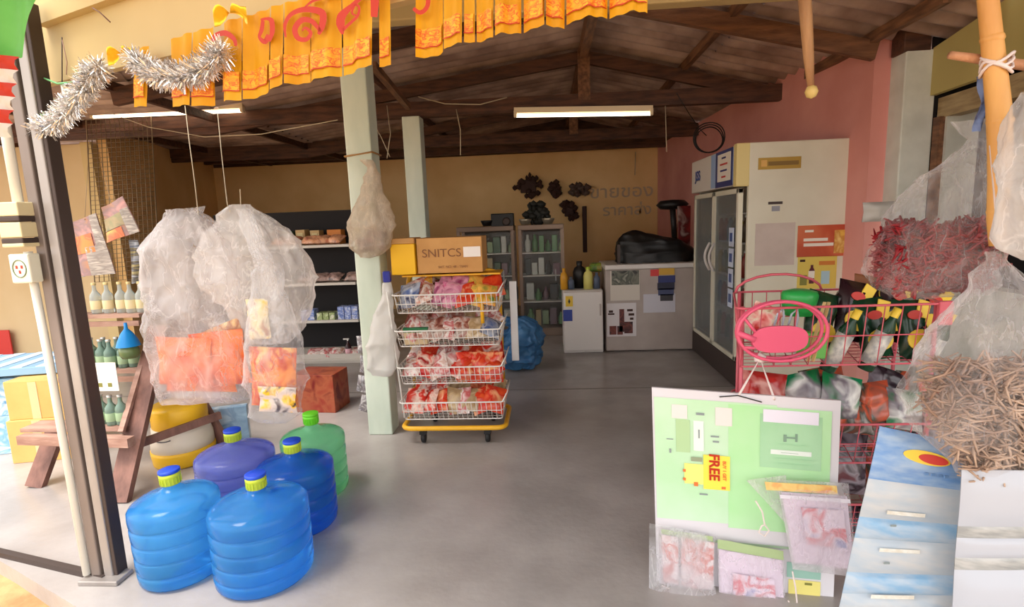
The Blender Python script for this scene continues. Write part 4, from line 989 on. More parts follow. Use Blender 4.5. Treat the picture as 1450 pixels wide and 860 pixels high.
for j in range(4):
    MB().box((fx0 - .004, fy0 + .17, .72 + j * .165), (.004, .11, .15), mat('door_strip_white', (214, 222, 240), .3) ).build('door_strip', TF); MB().box((fx0 - .007, fy0 + .17, .72 + j * .165), (.003, .06, .07), mat('door_strip_navy', (60, 80, 140), .3)).build('door_strip_print', TF)  # vertical blue-white streak on the door, built as flat strips
MB().bbox((fx0 + .02, (fy0 + fy1) / 2, .11), (.03, fy1 - fy0 - .02, .20), M_groove, b=.004).build('kick_grille', TF)
# goods inside
random.seed(31)
for z, zi in ((.26, 0), (.556, 1), (.856, 2), (1.156, 3)):
    for i in range(9):
        y = fy0 + .16 + i * .13; r_ = .032; c = (fx0 + .2, y, z)
        col = random.choice([(60, 90, 60), (160, 60, 50), (90, 70, 50), (180, 160, 70), (120, 140, 160)])
        t = thing('drink_bottle', 'drink bottle {} on the {} shelf in the tall fridge'.format(ORD[i].replace('left', 'front'), ['lowest', 'second', 'third', 'top'][zi]), 'bottle', c, 'drinks inside the tall fridge')
        m_ = mat('drink_%d' % col[0], col, .25); MB().lathe([(0, 0), (r_, 0), (r_, .13), (r_ * .7, .17), (r_ * .4, .19), (r_ * .4, .21)], m_, c, n=12, cap=False).build('bottle_body', t)
        MB().lathe([(r_ * .45, .21), (r_ * .45, .23), (0, .23)], M_wire, c, n=10, cap=False).build('cap', t)
# side stickers
Y_ = fy0 - .002
def stick(px0, py0, px1, py1, m, name='sticker', dy=0.0):
    return poster(px0, py0, px1, py1, Y_ - dy, m, TF, name)
stick(1074, 224, 1134, 238, mat('gold_plate', (176, 140, 60), .4, metal=.3), 'gold_badge'); stick(1078, 227, 1086, 236, mat('gold_bright', (220, 170, 90), .4), 'badge_mark', .003)
stick(1088, 229, 1131, 233, mat('gold_dark', (130, 100, 44), .5), 'badge_print', .003)
stick(1088, 286, 1108, 289, M_groove, 'small_print'); stick(1093, 292, 1104, 299, mat('grey_print', (150, 150, 160), .6), 'small_print')
stick(1070, 317, 1124, 375, mat('faded_notice', (206, 190, 180), .7, col2=(196, 178, 168), scale=6), 'faded_notice')
stick(1130, 320, 1205, 362, print_mat('orange_poster', [(180, 70, 44), (200, 92, 60), (214, 120, 80)], 3), 'orange_poster')
stick(1182, 326, 1203, 358, print_mat('golden_food', [(226, 180, 80), (200, 140, 60), (240, 210, 130)], 12), 'poster_photo', .003)
for q in ((1138, 338, 1172, 341), (1138, 345, 1180, 348), (1140, 326, 1152, 329)): stick(*q, Ms_w, 'poster_print', .003)
stick(1130, 364, 1183, 408, mat('yellow_poster', (222, 196, 90), .5), 'yellow_poster')
MB().prism([(-.018, -.07), (.018, -.07), (.022, .03), (.01, .055), (.01, .075), (-.01, .075), (-.01, .055), (-.022, .03)], mat('maroon_print', (90, 30, 40), .5), (at(1149, 389, Y_).x, Y_ - .004, at(1149, 389, Y_).z), (1, 0, 0), (0, 0, 1), .001).build('bottle_print', TF)
for q, mm in (((1160, 370, 1182, 375), MATS['orange_card']), ((1163, 384, 1174, 402), mat('pale_blue_print', (170, 200, 210), .5)), ((1133, 368, 1140, 371), M_brn), ((1133, 390, 1142, 404), MATS['olive_print']), ((1145, 384, 1153, 394), Ms_w)): stick(*q, mm, 'poster_print', .004)
# coil of black cable and long cords near pink wall
p = at(1004, 198, 5.6); mb = MB(); Mcable = mat('black_cable', (30, 26, 26), .5)
for k_ in range(3): mb.tube([(p.x + (.13 + .012 * k_) * math.cos(a), p.y + .01 * math.sin(3 * a + k_), p.z + (.12 + .012 * k_) * math.sin(a) + .01 * k_) for a in [i * PI / 14 for i in range(28)]], .006, Mcable, 5, closed=True)
mb.solo('cable_coil', 'coil of black cable hanging above the tall fridge sign', 'cable')
string('cord', 'black cord from the beam down to the cable coil', [(958, 132, 5.2), (975, 160, 5.3), (990, 182, 5.5), (1000, 192, 5.58)], .004, Mcable)
string('cord', 'thin cord hanging from the tie beam at centre', [(646, 155, 5.25), (652, 185, 5.25), (652, 220, 5.25)], .005)
string('cord', 'thin vertical cord hanging from the tie beam at right', [(942, 150, 5.25), (944, 215, 5.25)], .004)
string('cord', 'slack cord along the tie beam near the rear post', [(592, 137, 5.15), (630, 147, 5.15), (680, 148, 5.15), (718, 138, 5.15)], .005)
string('cord', 'long slack wire sagging across the left of the ceiling', [(150, 158, 4.6), (210, 180, 4.4), (290, 194, 4.2), (370, 190, 4.0), (478, 170, 3.6)], .003)
string('cord', 'pale cord from the beam down to the front post', [(548, 150, 4.4), (553, 190, 4.0), (548, 224, 3.6)], .004)
string('cord', 'thin tilted wire between the two green posts', [(524, 165, 4.0), (540, 195, 3.9), (552, 222, 3.8)], .003)

# ================================================================== BANNER, TINSEL
random.seed(17)
M_ban = mat('yellow_banner_cloth', (250, 188, 28), .6, col2=(240, 168, 16), scale=4, transluc=.35); M_banp = print_mat('red_border_print', [(244, 178, 26), (240, 160, 24), (236, 150, 24), (214, 84, 24), (244, 180, 30), (240, 170, 30)], 44, rough=.6, stretch=(1, 1, 2.2)); M_red = mat('red_banner_ink', (190, 46, 14), .6)
def bp(px, py, off=0.0):
    p = onpl(px, py, -1.8, 1.97, -.35); return p + Vector((-.33 * off, -.94 * off, 0))
def banner(label, top, flags, slit, letters, border=26):
    """top(px)->y ; flags: (xl, xr, yl, yr)"""
    c = bp(flags[0][0], flags[0][2]); t = thing('cloth_banner', label, 'banner', c)
    def wave(p, px, v): return p + Vector((0, -.012 * math.sin(px * .10) * (.3 + v) - .006 * math.sin(px * .31 + 1), 0))
    for (xl, xr, yl, yr) in flags:
        def fn(u, v):
            xt = xl + (xr - xl) * u; yb = yl + (yr - yl) * u; yt = top(xt)
            g = 1 - .02 * v; x = (xl + xr) / 2 + (xt - (xl + xr) / 2) * g
            return wave(bp(x, yt + (yb - yt) * v), x, v)
        MB().grid(fn, max(3, int((xr - xl) / 4)), 12, M_ban).build('flag', t)
        def fb(u, v):
            xt = xl + 1.5 + (xr - xl - 3) * u; yb = yl + (yr - yl) * u - 14; 
            return wave(bp(xt, yb - border * (1 - v), .005), xt, 1)
        if xr - xl > 14 and border: MB().grid(fb, max(3, int((xr - xl) / 4)), 4, M_banp).build('printed_border', t); MB().grid(lambda u, v: wave(bp(xl + 1 + (xr - xl - 2) * u, yl + (yr - yl) * u - 14 + 1.6 * v, .006), xl + 1 + (xr - xl - 2) * u, 1), max(3, int((xr - xl) / 4)), 2, M_red).build('printed_line', t)
    ex_ = Vector((1, -.35, 0)).normalized(); up_ = Vector((.0, 0, 1)); M = Matrix((ex_, up_, ex_.cross(up_))).transposed()
    for ch, px, py, sz, sxx in letters:
        text(ch, sz, bp(px, py, .022), M_red, M=M, parent=t, name='letter', sx=sxx, bold=0)
    return t
banner('left yellow banner with large red Thai letters hanging under the cream fascia', lambda x: 72 - (x - 190) * .315,
    [(190, 211, 152, 152), (242, 272, 151, 150), (273, 301, 151, 148), (316, 344, 144, 143), (345, 384, 141, 130), (386, 402, 129, 120), (404, 438, 119, 116), (439, 482, 116, 106), (484, 529, 106, 94), (536, 552, 94, 90)], .6,
    [])
BL = COL.objects['cloth_banner']
banner('right yellow banner with red printed border above the doorway centre', lambda x: -50 - (x - 590) * .05,
    [(590, 628, 83, 74), (629, 655, 71, 62), (657, 672, 60, 58), (674, 699, 57, 54), (701, 738, 52, 44), (741, 771, 43, 39), (773, 800, 39, 37), (802, 862, 31, 22), (864, 918, 22, 17)], .6, [])
BR = COL.objects['cloth_banner.001']
def stroke(parent, pts, wds):
    '''brush stroke of a Thai letter, photo points on the cloth plane, smooth ribbon'''
    P = []
    for i in range(len(pts) - 1):
        a = pts[max(0, i - 1)]; b = pts[i]; c = pts[i + 1]; d = pts[min(len(pts) - 1, i + 2)]
        for k_ in range(5):
            t_ = k_ / 5; f = lambda j: .5 * (2 * b[j] + (c[j] - a[j]) * t_ + (2 * a[j] - 5 * b[j] + 4 * c[j] - d[j]) * t_ ** 2 + (3 * b[j] - a[j] - 3 * c[j] + d[j]) * t_ ** 3)
            P.append((f(0), f(1), wds[i] + (wds[i + 1] - wds[i]) * t_))
    P.append((*pts[-1], wds[-1])); vs = []; fs = []
    for i, (x, y, w_) in enumerate(P):
        a = P[max(0, i - 1)]; b = P[min(len(P) - 1, i + 1)]; dx, dy = b[0] - a[0], b[1] - a[1]; l_ = math.hypot(dx, dy) or 1; nx_, ny_ = -dy / l_ * w_ / 2, dx / l_ * w_ / 2
        vs += [bp(x + nx_, y + ny_, .022), bp(x - nx_, y - ny_, .022)]
        if i: fs.append((2 * i - 2, 2 * i - 1, 2 * i + 1, 2 * i))
    MB().raw(vs, fs, M_red).build('letter_stroke', parent)
stroke(BL, [(413, 56), (412, 38), (422, 23), (442, 17), (464, 22), (464, 40), (459, 52)], [2, 5, 6, 8, 10, 9, 4])
stroke(BL, [(462, 48), (450, 34), (436, 32), (426, 44), (430, 57), (442, 59), (448, 50), (441, 43), (436, 47)], [4, 7, 8, 8, 7, 6, 5, 4, 2])
stroke(BL, [(440, 14), (452, 5), (470, 0), (484, -8)], [2, 4, 5, 5])
stroke(BL, [(493, 52), (490, 38), (492, 26), (506, 12), (520, 0), (534, -12)], [3, 12, 12, 6, 6, 6])
stroke(BL, [(493, 46), (504, 36), (514, 26), (516, 14), (510, 12), (506, 22), (512, 26)], [5, 4, 4, 3, 3, 3, 2])
stroke(BL, [(536, -20), (538, 4), (537, 28)], [12, 12, 9])
stroke(BL, [(378, 32), (386, 30), (393, 33), (394, 48), (390, 62)], [4, 4, 7, 7, 3]); stroke(BL, [(381, 33), (379, 46), (376, 56), (384, 62), (388, 52)], [5, 6, 4, 8, 4])
stroke(BL, [(308, 66), (314, 54), (328, 50), (340, 58), (343, 68)], [5, 7, 8, 6, 4])
stroke(BR, [(592, 16), (602, 22), (612, 12), (613, -14)], [5, 6, 6, 7])
M_tins = mat('silver_tinsel_foil', (246, 244, 242), .2, metal=.8)
def tinsel(label, pts, rad, n, name='tinsel_garland'):
    P = [bp(x, y, .05) for x, y in pts]; t = thing(name, label, 'tinsel', P[0])
    MB().tube(P, .004, M_tins, 5).build('cord', t)
    mb = MB(); rnd = random.Random(len(pts) + n)
    for i in range(n):
        s = rnd.random() * (len(P) - 1); k = int(s); p = P[k].lerp(P[k + 1], s - k)
        d = Vector((rnd.gauss(0, 1), rnd.gauss(0, 1), rnd.gauss(0, 1))).normalized(); L = rad * rnd.uniform(.6, 1.1); w_ = d.orthogonal().normalized() * rnd.uniform(.0010, .0024)
        b = w_.cross(d).normalized() * L * rnd.uniform(-.25, .25)
        mb.raw([p - w_, p + w_, p + d * L * .6 + w_ + b, p + d * L * .6 - w_ + b, p + d * L + w_ * .5, p + d * L - w_ * .5], [(0, 1, 2, 3), (3, 2, 4, 5)], M_tins)
    mb.build('foil_strands', t, kind='stuff')
tinsel('silver tinsel garland draped across the left part of the yellow banner', [(212, 88), (228, 104), (250, 112), (275, 114), (300, 108), (320, 96), (334, 76)], .052, 2600)
tinsel('silver tinsel garland hanging between the grey pole and the banner', [(76, 186), (95, 180), (112, 165), (128, 148), (142, 128), (150, 112), (163, 98)], .052, 2400)
tinsel('small silver tinsel tuft left of the grey pole', [(2, 160), (8, 175), (6, 185)], .04, 260)
def bow(px, py, label, seed):
    c = bp(px, py, .05); t = thing('gold_bow', label, 'bow', c); m_ = mat('gold_foil', (236, 190, 50), .25, metal=.7)
    for s in (-1, 1): MB().grid(lambda u, v: c + Vector((s * .05 * u, -.02 * math.sin(u * PI) * (1 if v > .5 else -1), (v - .5) * .05 * u + .01 * math.sin(5 * u))), 6, 4, m_).build('loop', t)
bow(194, 82, 'gold foil bow at the left end of the banner', 1); bow(346, 27, 'gold foil bow at the top of the banner by the fascia', 2)
mb = MB(); mb.tube([bp(52, 108, .03), bp(75, 113, .03), bp(95, 121, .03), bp(120, 119, .03)], .0035, mat('green_wire', (120, 190, 130), .5), 5); mb.solo('green_wire', 'green wire tied from the pole to the thin drop wire', 'wire')
mb = MB(); mb.tube([bp(97, 55, .02), bp(97, 120, .02)], .002, M_groove, 5); mb.tube([bp(97, 58, .02), bp(104, 90, .02), bp(103, 108, .02)], .0016, M_rw2, 5); mb.tube([bp(98, 120, .02), bp(104, 150, .02), bp(103, 172, .02)], .008, mat('white_cable', (220, 220, 210), .5), 6); mb.solo('drop_wire', 'thin wires hanging down the fascia left of the tinsel', 'wire')
mb = MB(); mb.tube([bp(140, 14, .02), bp(150, 20, .02), bp(165, 34, .02)], .0022, M_rw, 5); mb.solo('drop_wire', 'short bent wire on the cream fascia', 'wire')

# ================================================================== HANGING STICK
Y_ = 2.4; P_ = [at(1136, -60, Y_), at(1141, 20, Y_), at(1145, 80, Y_), at(1148, 122, Y_)]
t = thing('hanging_stick', 'slim wooden stick hanging down with a knobbed end at top right', 'stick', P_[-1])
MB().tube(P_, [.026, .024, .020, .013], wood('pale_stick', (196, 150, 104), (160, 116, 80), (4, 4, .6)), 10).build('shaft', t)
mb = MB(); c = at(1149, 130, Y_); mb.lathe([(0, -.028), (.018, -.02), (.026, 0), (.018, .02), (0, .028)], mat('pale_knob', (226, 196, 120), .5), c, n=14, cap=False); mb.build('knob', t)

# ================================================================== PINK WIRE RACK (right)
random.seed(23)
M_pw = mat('pink_coated_wire', (212, 96, 110), .4); M_pinkp = mat('pink_plastic', (226, 92, 124), .4)
Yf = 2.05; xl, xr = at(1047, 432, Yf).x, at(1338, 440, Yf).x; zt, zb_ = at(1190, 434, Yf).z, at(1190, 520, Yf).z
PR = thing('pink_wire_rack', 'pink wire rack with open baskets of bagged goods at right', 'rack', ((xl + xr) / 2, 2.25, 0))
tiers = [(zb_, zt - zb_), (zb_ - .40, .17), (.08, .17)]
for z, h in tiers:
    basket(z, h, Yf + .03, 2.50, PR, M_pw, x0=xl, x1=xr, flare=.03, stepx=.062, bx=.13)
for x, y in ((xl + .03, Yf + .05), (xr - .01, Yf + .03), (xl + .15, 2.48), (xr + .10, 2.48)):
    MB().tube([(x, y, 0), (x, y, zt)], .008, M_pw, 6).build('leg', PR)
MB().tube([(xl + .13, 2.48, zt)] + [(xl + .32 - .19 * math.cos(R(a)), 2.48, zt + .08 * math.sin(R(a))) for a in range(0, 181, 20)], .006, M_pw, 6).build('back_arch', PR)
MB().bbox((xr, Yf, zt - .035), (.05, .02, .09), M_pw, b=.004).build('end_plate', PR)
# pink oval tray hung on the front
c = at(1108, 470, 2.0); t = thing('pink_oval_tray', 'pink plastic oval open basket hanging on the front of the wire rack', 'basket', c)
rx_, rz_ = at(1172, 470, 2.0).x - c.x, .112
for dy, k_ in ((0, 1), (.03, .97)): MB().tube([c + Vector((rx_ * k_ * math.cos(a), dy, rz_ * k_ * math.sin(a))) for a in [i * PI / 16 for i in range(32)]], .0065, M_pinkp, 7, closed=True).build('rim', t)
mb = MB(); c2 = at(1105, 481, 1.985); n = 28
pts = [(.10 * math.copysign(abs(math.cos(a)) ** .7, math.cos(a)), .050 * math.copysign(abs(math.sin(a)) ** .8, math.sin(a))) for a in [i * 2 * PI / n for i in range(n)]]
mb.prism(pts, M_pinkp, c2, (1, 0, 0), (0, 0, 1), .012); mb.build('oval_plate', t)
for a in (150, 180, 210): MB().tube([c + Vector((rx_ * math.cos(R(a)), 0, rz_ * math.sin(R(a)))), c2 + Vector((-.09, 0, (180 - a) * .001))], .012 if a == 180 else .006, M_pinkp, 6).build('spoke', t)
# goods in the top basket
M_dgr = mat('dark_green_pouch', (24, 70, 44), .22, col2=(16, 40, 28), scale=10); M_yl = mat('yellow_label', (244, 208, 70), .45); M_rl = mat('red_label_print', (206, 60, 50), .45); M_wl = mat('white_label_print', (224, 220, 210), .5, col2=(170, 170, 170), scale=40); M_gr2 = mat('leaf_green_plastic', (50, 170, 80), .3)
M_dbr = mat('dark_purple_pouch', (50, 26, 32), .25, col2=(30, 16, 20), scale=12)
sauce = MB(); r = .045; H_ = .25
sm = pillow(.15, .26, .08, M_dgr, 3).mesh('coffee_pouch')
def pouch(px, py, Y, rot, label, m_=M_dgr, red=True, seed=1, grp='dark green pouches with yellow labels', sc=1):
    p = at(px, py, Y); t = thing('sauce_pouch', label, 'pouch', p, grp, rot); t.scale = (sc, sc, sc)
    pillow(.13, .25, .07, m_, seed).build('pouch_body', t, local=True)
    n = 20; mb = MB(); mb.prism([(.05 * math.cos(i * 2 * PI / n), .042 * math.sin(i * 2 * PI / n)) for i in range(n)], M_yl, (0, -.040, -.045), (1, 0, 0), (0, 0, 1), .004); mb.build('yellow_label', t, local=True)
    if red: mb = MB(); mb.prism([(.03 * math.cos(i * 2 * PI / n), .018 * math.sin(i * 2 * PI / n)) for i in range(n)], M_rl, (-.005, -.041, .055), (1, 0, 0), (0, 0, 1), .004); mb.build('red_emblem', t, local=True); MB().bbox((.035, -.036, .075), (.05, .006, .07), M_yl, Euler((0, .4, 0)), b=.002).build('yellow_patch', t, local=True)
    return t
for i, (px, py, rz) in enumerate(((1160, 456, .3), (1205, 440, .25), (1235, 466, -.1), (1262, 440, .3), (1290, 466, -.05), (1312, 445, .3))):
    pouch(px, py, 2.22 + .05 * (i % 2), (R(-14), rz, R(6)), 'dark green pouch with yellow and red labels, {} in the top pink basket'.format(ORD[i]), M_dgr if i % 2 == 0 else M_dbr, i != 0, i + 2)
for i, (px, py, rx2, rz) in enumerate(((1197, 420, -50, 1.3), (1240, 418, -50, 1.2), (1285, 420, -50, 1.35), (1315, 425, -45, 1.2))):
    pouch(px, py + 4, 2.34, (R(rx2), rz, 0), 'dark pouch lying flat on the pink basket heap, {}'.format(ORD[i]), M_dbr, True, i + 11, 'pouches lying on top of the heap', .8)
for i, (px, py) in enumerate(((1192, 484), (1247, 482), (1322, 490))):
    p = at(px, py, 2.13); t = thing('sauce_bottle', 'slanted dark green bottle with white text label, {} of three in the pink basket'.format(['leftmost', 'middle', 'rightmost'][i]), 'bottle', p, 'slanted bottles in the pink basket', (R(8), R(20), 0))
    MB().lathe([(0, -.13), (.026, -.13), (.03, -.12), (.03, .05), (.014, .09), (.012, .13), (0, .13)], M_dgr, n=16, cap=False).build('glass_body', t, local=True)
    MB().lathe([(.0305, -.10), (.031, -.10), (.031, .035), (.0305, .035)], M_wl, n=16, cap=False).build('paper_label', t, local=True)
    MB().lathe([(.0145, .10), (.0145, .138), (0, .138)], M_yl, n=12, cap=False).build('cap', t, local=True)
p = at(1132, 425, 2.25); t = thing('green_pot', 'shiny leaf green plastic pot at the left of the pink basket', 'pot', p)
MB().lathe([(0, -.06), (.06, -.06), (.07, .02), (.065, .035), (.03, .045), (0, .045)], M_gr2, p, n=24, cap=False).build('pot', t)
p = at(1150, 488, 2.15); MB().bbox(p, (.09, .06, .10), mat('lime_green_box', (110, 190, 90), .5), Euler((0, .1, 0)), b=.006).solo('green_tub', 'lime green box behind the pink oval basket', 'box')
pack_at(1082, 452, 2.12, 44, 40, .03, print_mat('red_pink_bits', [(206, 60, 60), (236, 160, 150), (236, 226, 200), (196, 140, 90)], 18), 'snack_packet', 'small red and pink packet behind the pink oval basket', 'packet', None, (0, .4, 0), 40)
for i, px in enumerate((1104, 1124)):
    mb = MB(); b_ = [at(px - 8, 462, 2.1), at(px - 3, 445, 2.09), at(px + 5, 438, 2.09), at(px + 6, 448, 2.1), at(px + 3, 466, 2.1)]; mb.tube(b_, .004, mat('pale_blue_handle', (190, 200, 214), .4), 6); mb.solo('plastic_hook', 'pale blue curved handle, {} of two behind the pink oval basket'.format(('left', 'right')[i]), 'hook')
for i, (x0, x1) in enumerate(((1150, 1160), (1157, 1166))):
    MB().bar(at(x0 - 6, 512, 2.08), at(x1 + 8, 428, 2.14), .012, .004, mat('wood_skewer', (206, 176, 120), .6)).solo('wooden_ladle', 'thin wooden stick slanting in the pink basket, {}'.format(('left one', 'right one')[i]), 'stick')
# second and third tiers
P9 = print_mat('green_white_pouch', [(20, 130, 84), (226, 226, 222), (120, 110, 120), (30, 120, 70)], 8, rough=.25, kind='noise'); P10 = print_mat('red_clear_pouch', [(206, 60, 50), (176, 40, 40), (220, 160, 150)], 9, rough=.2)
P11 = print_mat('mauve_dark_pouch', [(80, 70, 84), (50, 36, 44), (140, 130, 140), (96, 40, 50)], 9, rough=.2); P12 = print_mat('brown_orange_pouch', [(120, 80, 70), (206, 90, 60), (60, 70, 60), (190, 180, 176)], 10, rough=.2)
tier2 = [(1082, 552, P10, 64, 50), (1136, 556, P9, 62, 56), (1190, 562, P9, 58, 62), (1236, 572, P12, 54, 60), (1280, 580, P9, 50, 56), (1318, 590, P11, 50, 56), (1206, 590, P12, 60, 48), (1256, 545, P11, 60, 46), (1166, 540, P12, 60, 40), (1300, 548, P12, 60, 40)]
cn2 = {P9: 'green and white', P10: 'bright red', P11: 'mauve', P12: 'brown and orange'}
for i, (px, py, m_, w_, h_) in enumerate(tier2):
    pack_at(px, py, 2.16 + (.12 if i > 6 else 0.03 * (i % 2)), w_, h_, .07, m_, 'food_pouch', '{} pouch, {} in the second pink basket'.format(cn2[m_], ORD[i]), 'pouch', 'pouches in the second pink basket', (R(-20), R([8, -12, 14, -8, 10, -10, 6, 20, -10, 8][i]), 0), 50 + i)
for i in range(10):
    px = 1075 + (i % 5) * 60; py = (655 if i < 5 else 745) + (i % 2) * 14; m_ = [P11, P8m, P11, P12, P11][i % 5]
    pack_at(px, py, 2.26 + .03 * (i % 2), 66, 86, .08, m_, 'food_pouch', 'dark mauve pouch, {} in the {} pink basket stack'.format(ORD[i % 5], 'third' if i < 5 else 'lowest'), 'pouch', 'dark pouches low in the pink rack', (R(-15), R(7 * (i % 3) - 7), 0), 70 + i)

# ================================================================== GREEN BOARD
cq = [at(923, 549, 1.93), at(1191, 568, 1.85), at(1178, 905, 1.85), at(932, 880, 1.93)]
BD = thing('display_board', 'pale green and white display board hanging by string from the pink rack', 'board', (cq[0] + cq[1] + cq[2] + cq[3]) / 4)
bn = (cq[1] - cq[0]).cross(cq[3] - cq[0]).normalized()
if bn.y > 0: bn = -bn
def bd(u, v, off=0): return cq[0] * (1 - u) * (1 - v) + cq[1] * u * (1 - v) + cq[2] * u * v + cq[3] * (1 - u) * v + bn * off
mb = MB(); f_ = [bd(0, 0), bd(1, 0), bd(1, 1), bd(0, 1)]; bk = [p - bn * .012 for p in f_]
mb.raw(f_ + bk, [(3, 2, 1, 0), (4, 5, 6, 7), (0, 1, 5, 4), (1, 2, 6, 5), (2, 3, 7, 6), (3, 0, 4, 7)], mat('board_white', (218, 214, 220), .5)); mb.build('backing', BD)
def U(px, py): # photo position on the board -> u, v
    v = (py - 550 - (px - 923) * .067) / 335; u = (px - 923 - v * 6) / (268 - v * 20); return u, v
def bpanel(x0, y0, x1, y1, m_, nm='panel', off=.002):
    a, b = U(x0, y0), U(x1, y1); mb = MB(); mb.raw([bd(a[0], a[1], off), bd(b[0], a[1], off), bd(b[0], b[1], off), bd(a[0], b[1], off)], [(3, 2, 1, 0)], m_); return mb.build(nm, BD)
Mg1 = mat('mint_print', (186, 226, 182), .5, col2=(204, 230, 204), scale=3); Mg2 = mat('lime_mint_print', (170, 226, 160), .5, col2=(190, 230, 184), scale=3); Mg3 = mat('sage_mint_print', (156, 204, 160), .5, col2=(176, 218, 178), scale=4)
bpanel(926, 562, 1100, 742, Mg1); bpanel(1035, 572, 1172, 752, Mg2, off=.0025); bpanel(952, 572, 975, 592, mat('pale_pink_print', (230, 222, 218), .5), off=.004); bpanel(1016, 576, 1040, 602, MATS['pale_pink_print'], off=.004)
bpanel(958, 592, 979, 638, mat('olive_mint', (178, 210, 160), .5), off=.004); bpanel(984, 594, 999, 636, mat('board_pale', (230, 238, 232), .5), off=.004)
bpanel(1080, 584, 1163, 662, Mg3, off=.004); bpanel(1084, 578, 1160, 600, mat('lilac_white_print', (230, 226, 240), .5), off=.006); bpanel(1094, 632, 1150, 642, MATS['board_pale'], off=.006)
for x0, y0, x1, y1 in ((1112, 612, 1116, 622), (1128, 611, 1131, 622), (1116, 615, 1128, 618)): bpanel(x0, y0, x1, y1, mat('grey_green_ink', (130, 160, 140), .6), 'print', .007)
for x0, y0, x1, y1 in ((1100, 625, 1144, 627), (1098, 645, 1152, 647), (1098, 652, 1152, 654), (1108, 636, 1132, 638)): bpanel(x0, y0, x1, y1, MATS['sage_mint_print'] if y0 != 636 else MATS['grey_green_ink'], 'print', .008)
for x0, y0, x1, y1 in ((988, 583, 1000, 587), (1009, 614, 1021, 617), (1012, 621, 1021, 624), (948, 632, 951, 638), (991, 606, 993, 618), (992, 694, 1004, 697), (944, 618, 954, 620)): bpanel(x0, y0, x1, y1, mat('grey_ink', (140, 150, 150), .6), 'print', .006)
bpanel(998, 640, 1036, 690, mat('yellow_tag', (252, 226, 84), .5), 'yellow_tag', .007); bpanel(970, 652, 999, 682, mat('pale_yellow_tag', (246, 234, 130), .5), 'yellow_tag', .006); bpanel(980, 643, 996, 650, mat('grey_oval', (150, 160, 130), .5), 'oval_print', .008)
for x0, y0, x1, y1 in ((968, 660, 972, 664), (968, 672, 972, 676), (984, 678, 990, 684), (1024, 684, 1030, 688)): bpanel(x0, y0, x1, y1, mat('orange_ink', (226, 120, 60), .5), 'print', .008)
uu, vv = U(1013, 657); exb = (cq[3] - cq[0]).normalized(); eyb = (cq[1] - cq[0]).normalized()
text('FREE', .050, bd(uu, vv, .010), M_red, M=Matrix((exb, eyb, exb.cross(eyb))).transposed(), parent=BD, sx=1.0, bold=.0014)
text('BUY 1 GET', .016, bd(*U(1028, 662), .010), MATS['orange_ink'], M=Matrix((exb, eyb, exb.cross(eyb))).transposed(), parent=BD, bold=.0004)
bpanel(932, 756, 1165, 775, mat('green_grey_strip', (176, 200, 170), .5), 'strip', .003)
bpanel(1116, 790, 1162, 815, mat('teal_print', (150, 190, 176), .5), 'panel', .003); bpanel(1118, 815, 1160, 870, mat('yellow_block', (232, 220, 130), .5), 'panel', .003)
for x0, y0, x1, y1 in ((1140, 819, 1150, 823), (1122, 838, 1134, 842)): bpanel(x0, y0, x1, y1, MATS['olive_print'], 'print', .005)
# black twine on top of board and white hanging cord
mb = MB(); mb.tube([bd(*U(1022, 562), .006), bd(*U(1048, 560), .008), bd(*U(1060, 563), .008), bd(*U(1082, 569), .006)], .0022, M_blk, 5); mb.build('black_twine', BD)
kn = at(1076, 508, 2.03)
mb = MB(); mb.tube([bd(*U(1050, 560), .004), kn, bd(*U(1100, 566), .004)], .0045, mat('white_cord', (230, 214, 210), .6), 6); mb.lathe([(0, -.02), (.02, -.01), (.022, .01), (0, .025)], MATS['white_cord'], kn, n=10, cap=False); mb.solo('white_string', 'white cord holding the green board on the pink rack', 'cord')
# bags in front of the board
def flat_bag(quad, off, m_, name, label, th=.012, cat='bag', group=None, inner=None):
    q = [bd(*U(x, y), off) for x, y in quad]; c = (q[0] + q[1] + q[2] + q[3]) / 4; t = thing(name, label, cat, c, group)
    def fn(u, v, s):
        p = q[0] * (1 - u) * (1 - v) + q[1] * u * (1 - v) + q[2] * u * v + q[3] * (1 - u) * v
        e = (1 - (2 * u - 1) ** 4) * (1 - (2 * v - 1) ** 4); return p + bn * (s * th * e + .004 * noise.noise(p * 30))
    MB().grid(lambda u, v: fn(u, v, 1), 12, 14, m_).grid(lambda u, v: fn(1 - u, v, -1), 12, 14, m_).build('plastic_film', t)
    for nm, (u0, v0, u1, v1), mm, o2 in (inner or []):
        MB().grid(lambda u, v: fn(u0 + (u1 - u0) * u, v0 + (v1 - v0) * v, 0) + bn * o2, 6, 6, mm).build(nm, t)
    return t
M_lil = mat('lilac_paper', (222, 206, 222), .5); Mblob = print_mat('pastel_toy_print', [(222, 206, 222), (224, 208, 222), (206, 110, 120), (226, 210, 222), (150, 150, 190)], 11, rough=.5); Mfo = film('zip_bag_film', (238, 232, 238), .15, .5, 9, edge=.2)
Mredl = print_mat('pink_line_print', [(226, 206, 206), (206, 110, 100), (230, 220, 222), (226, 200, 200)], 15, rough=.4)
flat_bag([(930, 742), (1014, 752), (1010, 838), (932, 822)], .022, Mfo, 'toy_packet', 'clear packet with red and pink print at the lower left of the board', group=None, cat='packet', inner=[('printed_card', (.05, .1, .35, .95), Mredl, .0), ('printed_card', (.4, .1, .98, .95), Mredl, .0), ('header', (.05, .0, .95, .08), mat('sage_header', (170, 190, 140), .5), .002)])
flat_bag([(1016, 764), (1108, 778), (1112, 885), (1018, 875)], .030, Mfo, 'toy_packet', 'lilac packet with pastel print at the lower middle of the board', cat='packet', inner=[('lilac_card', (.02, .04, .98, .98), M_lil, -.002), ('pastel_print', (.22, .30, .85, .72), Mblob, .006), ('header', (.0, -.10, 1, .02), MATS['sage_header'], .004)])
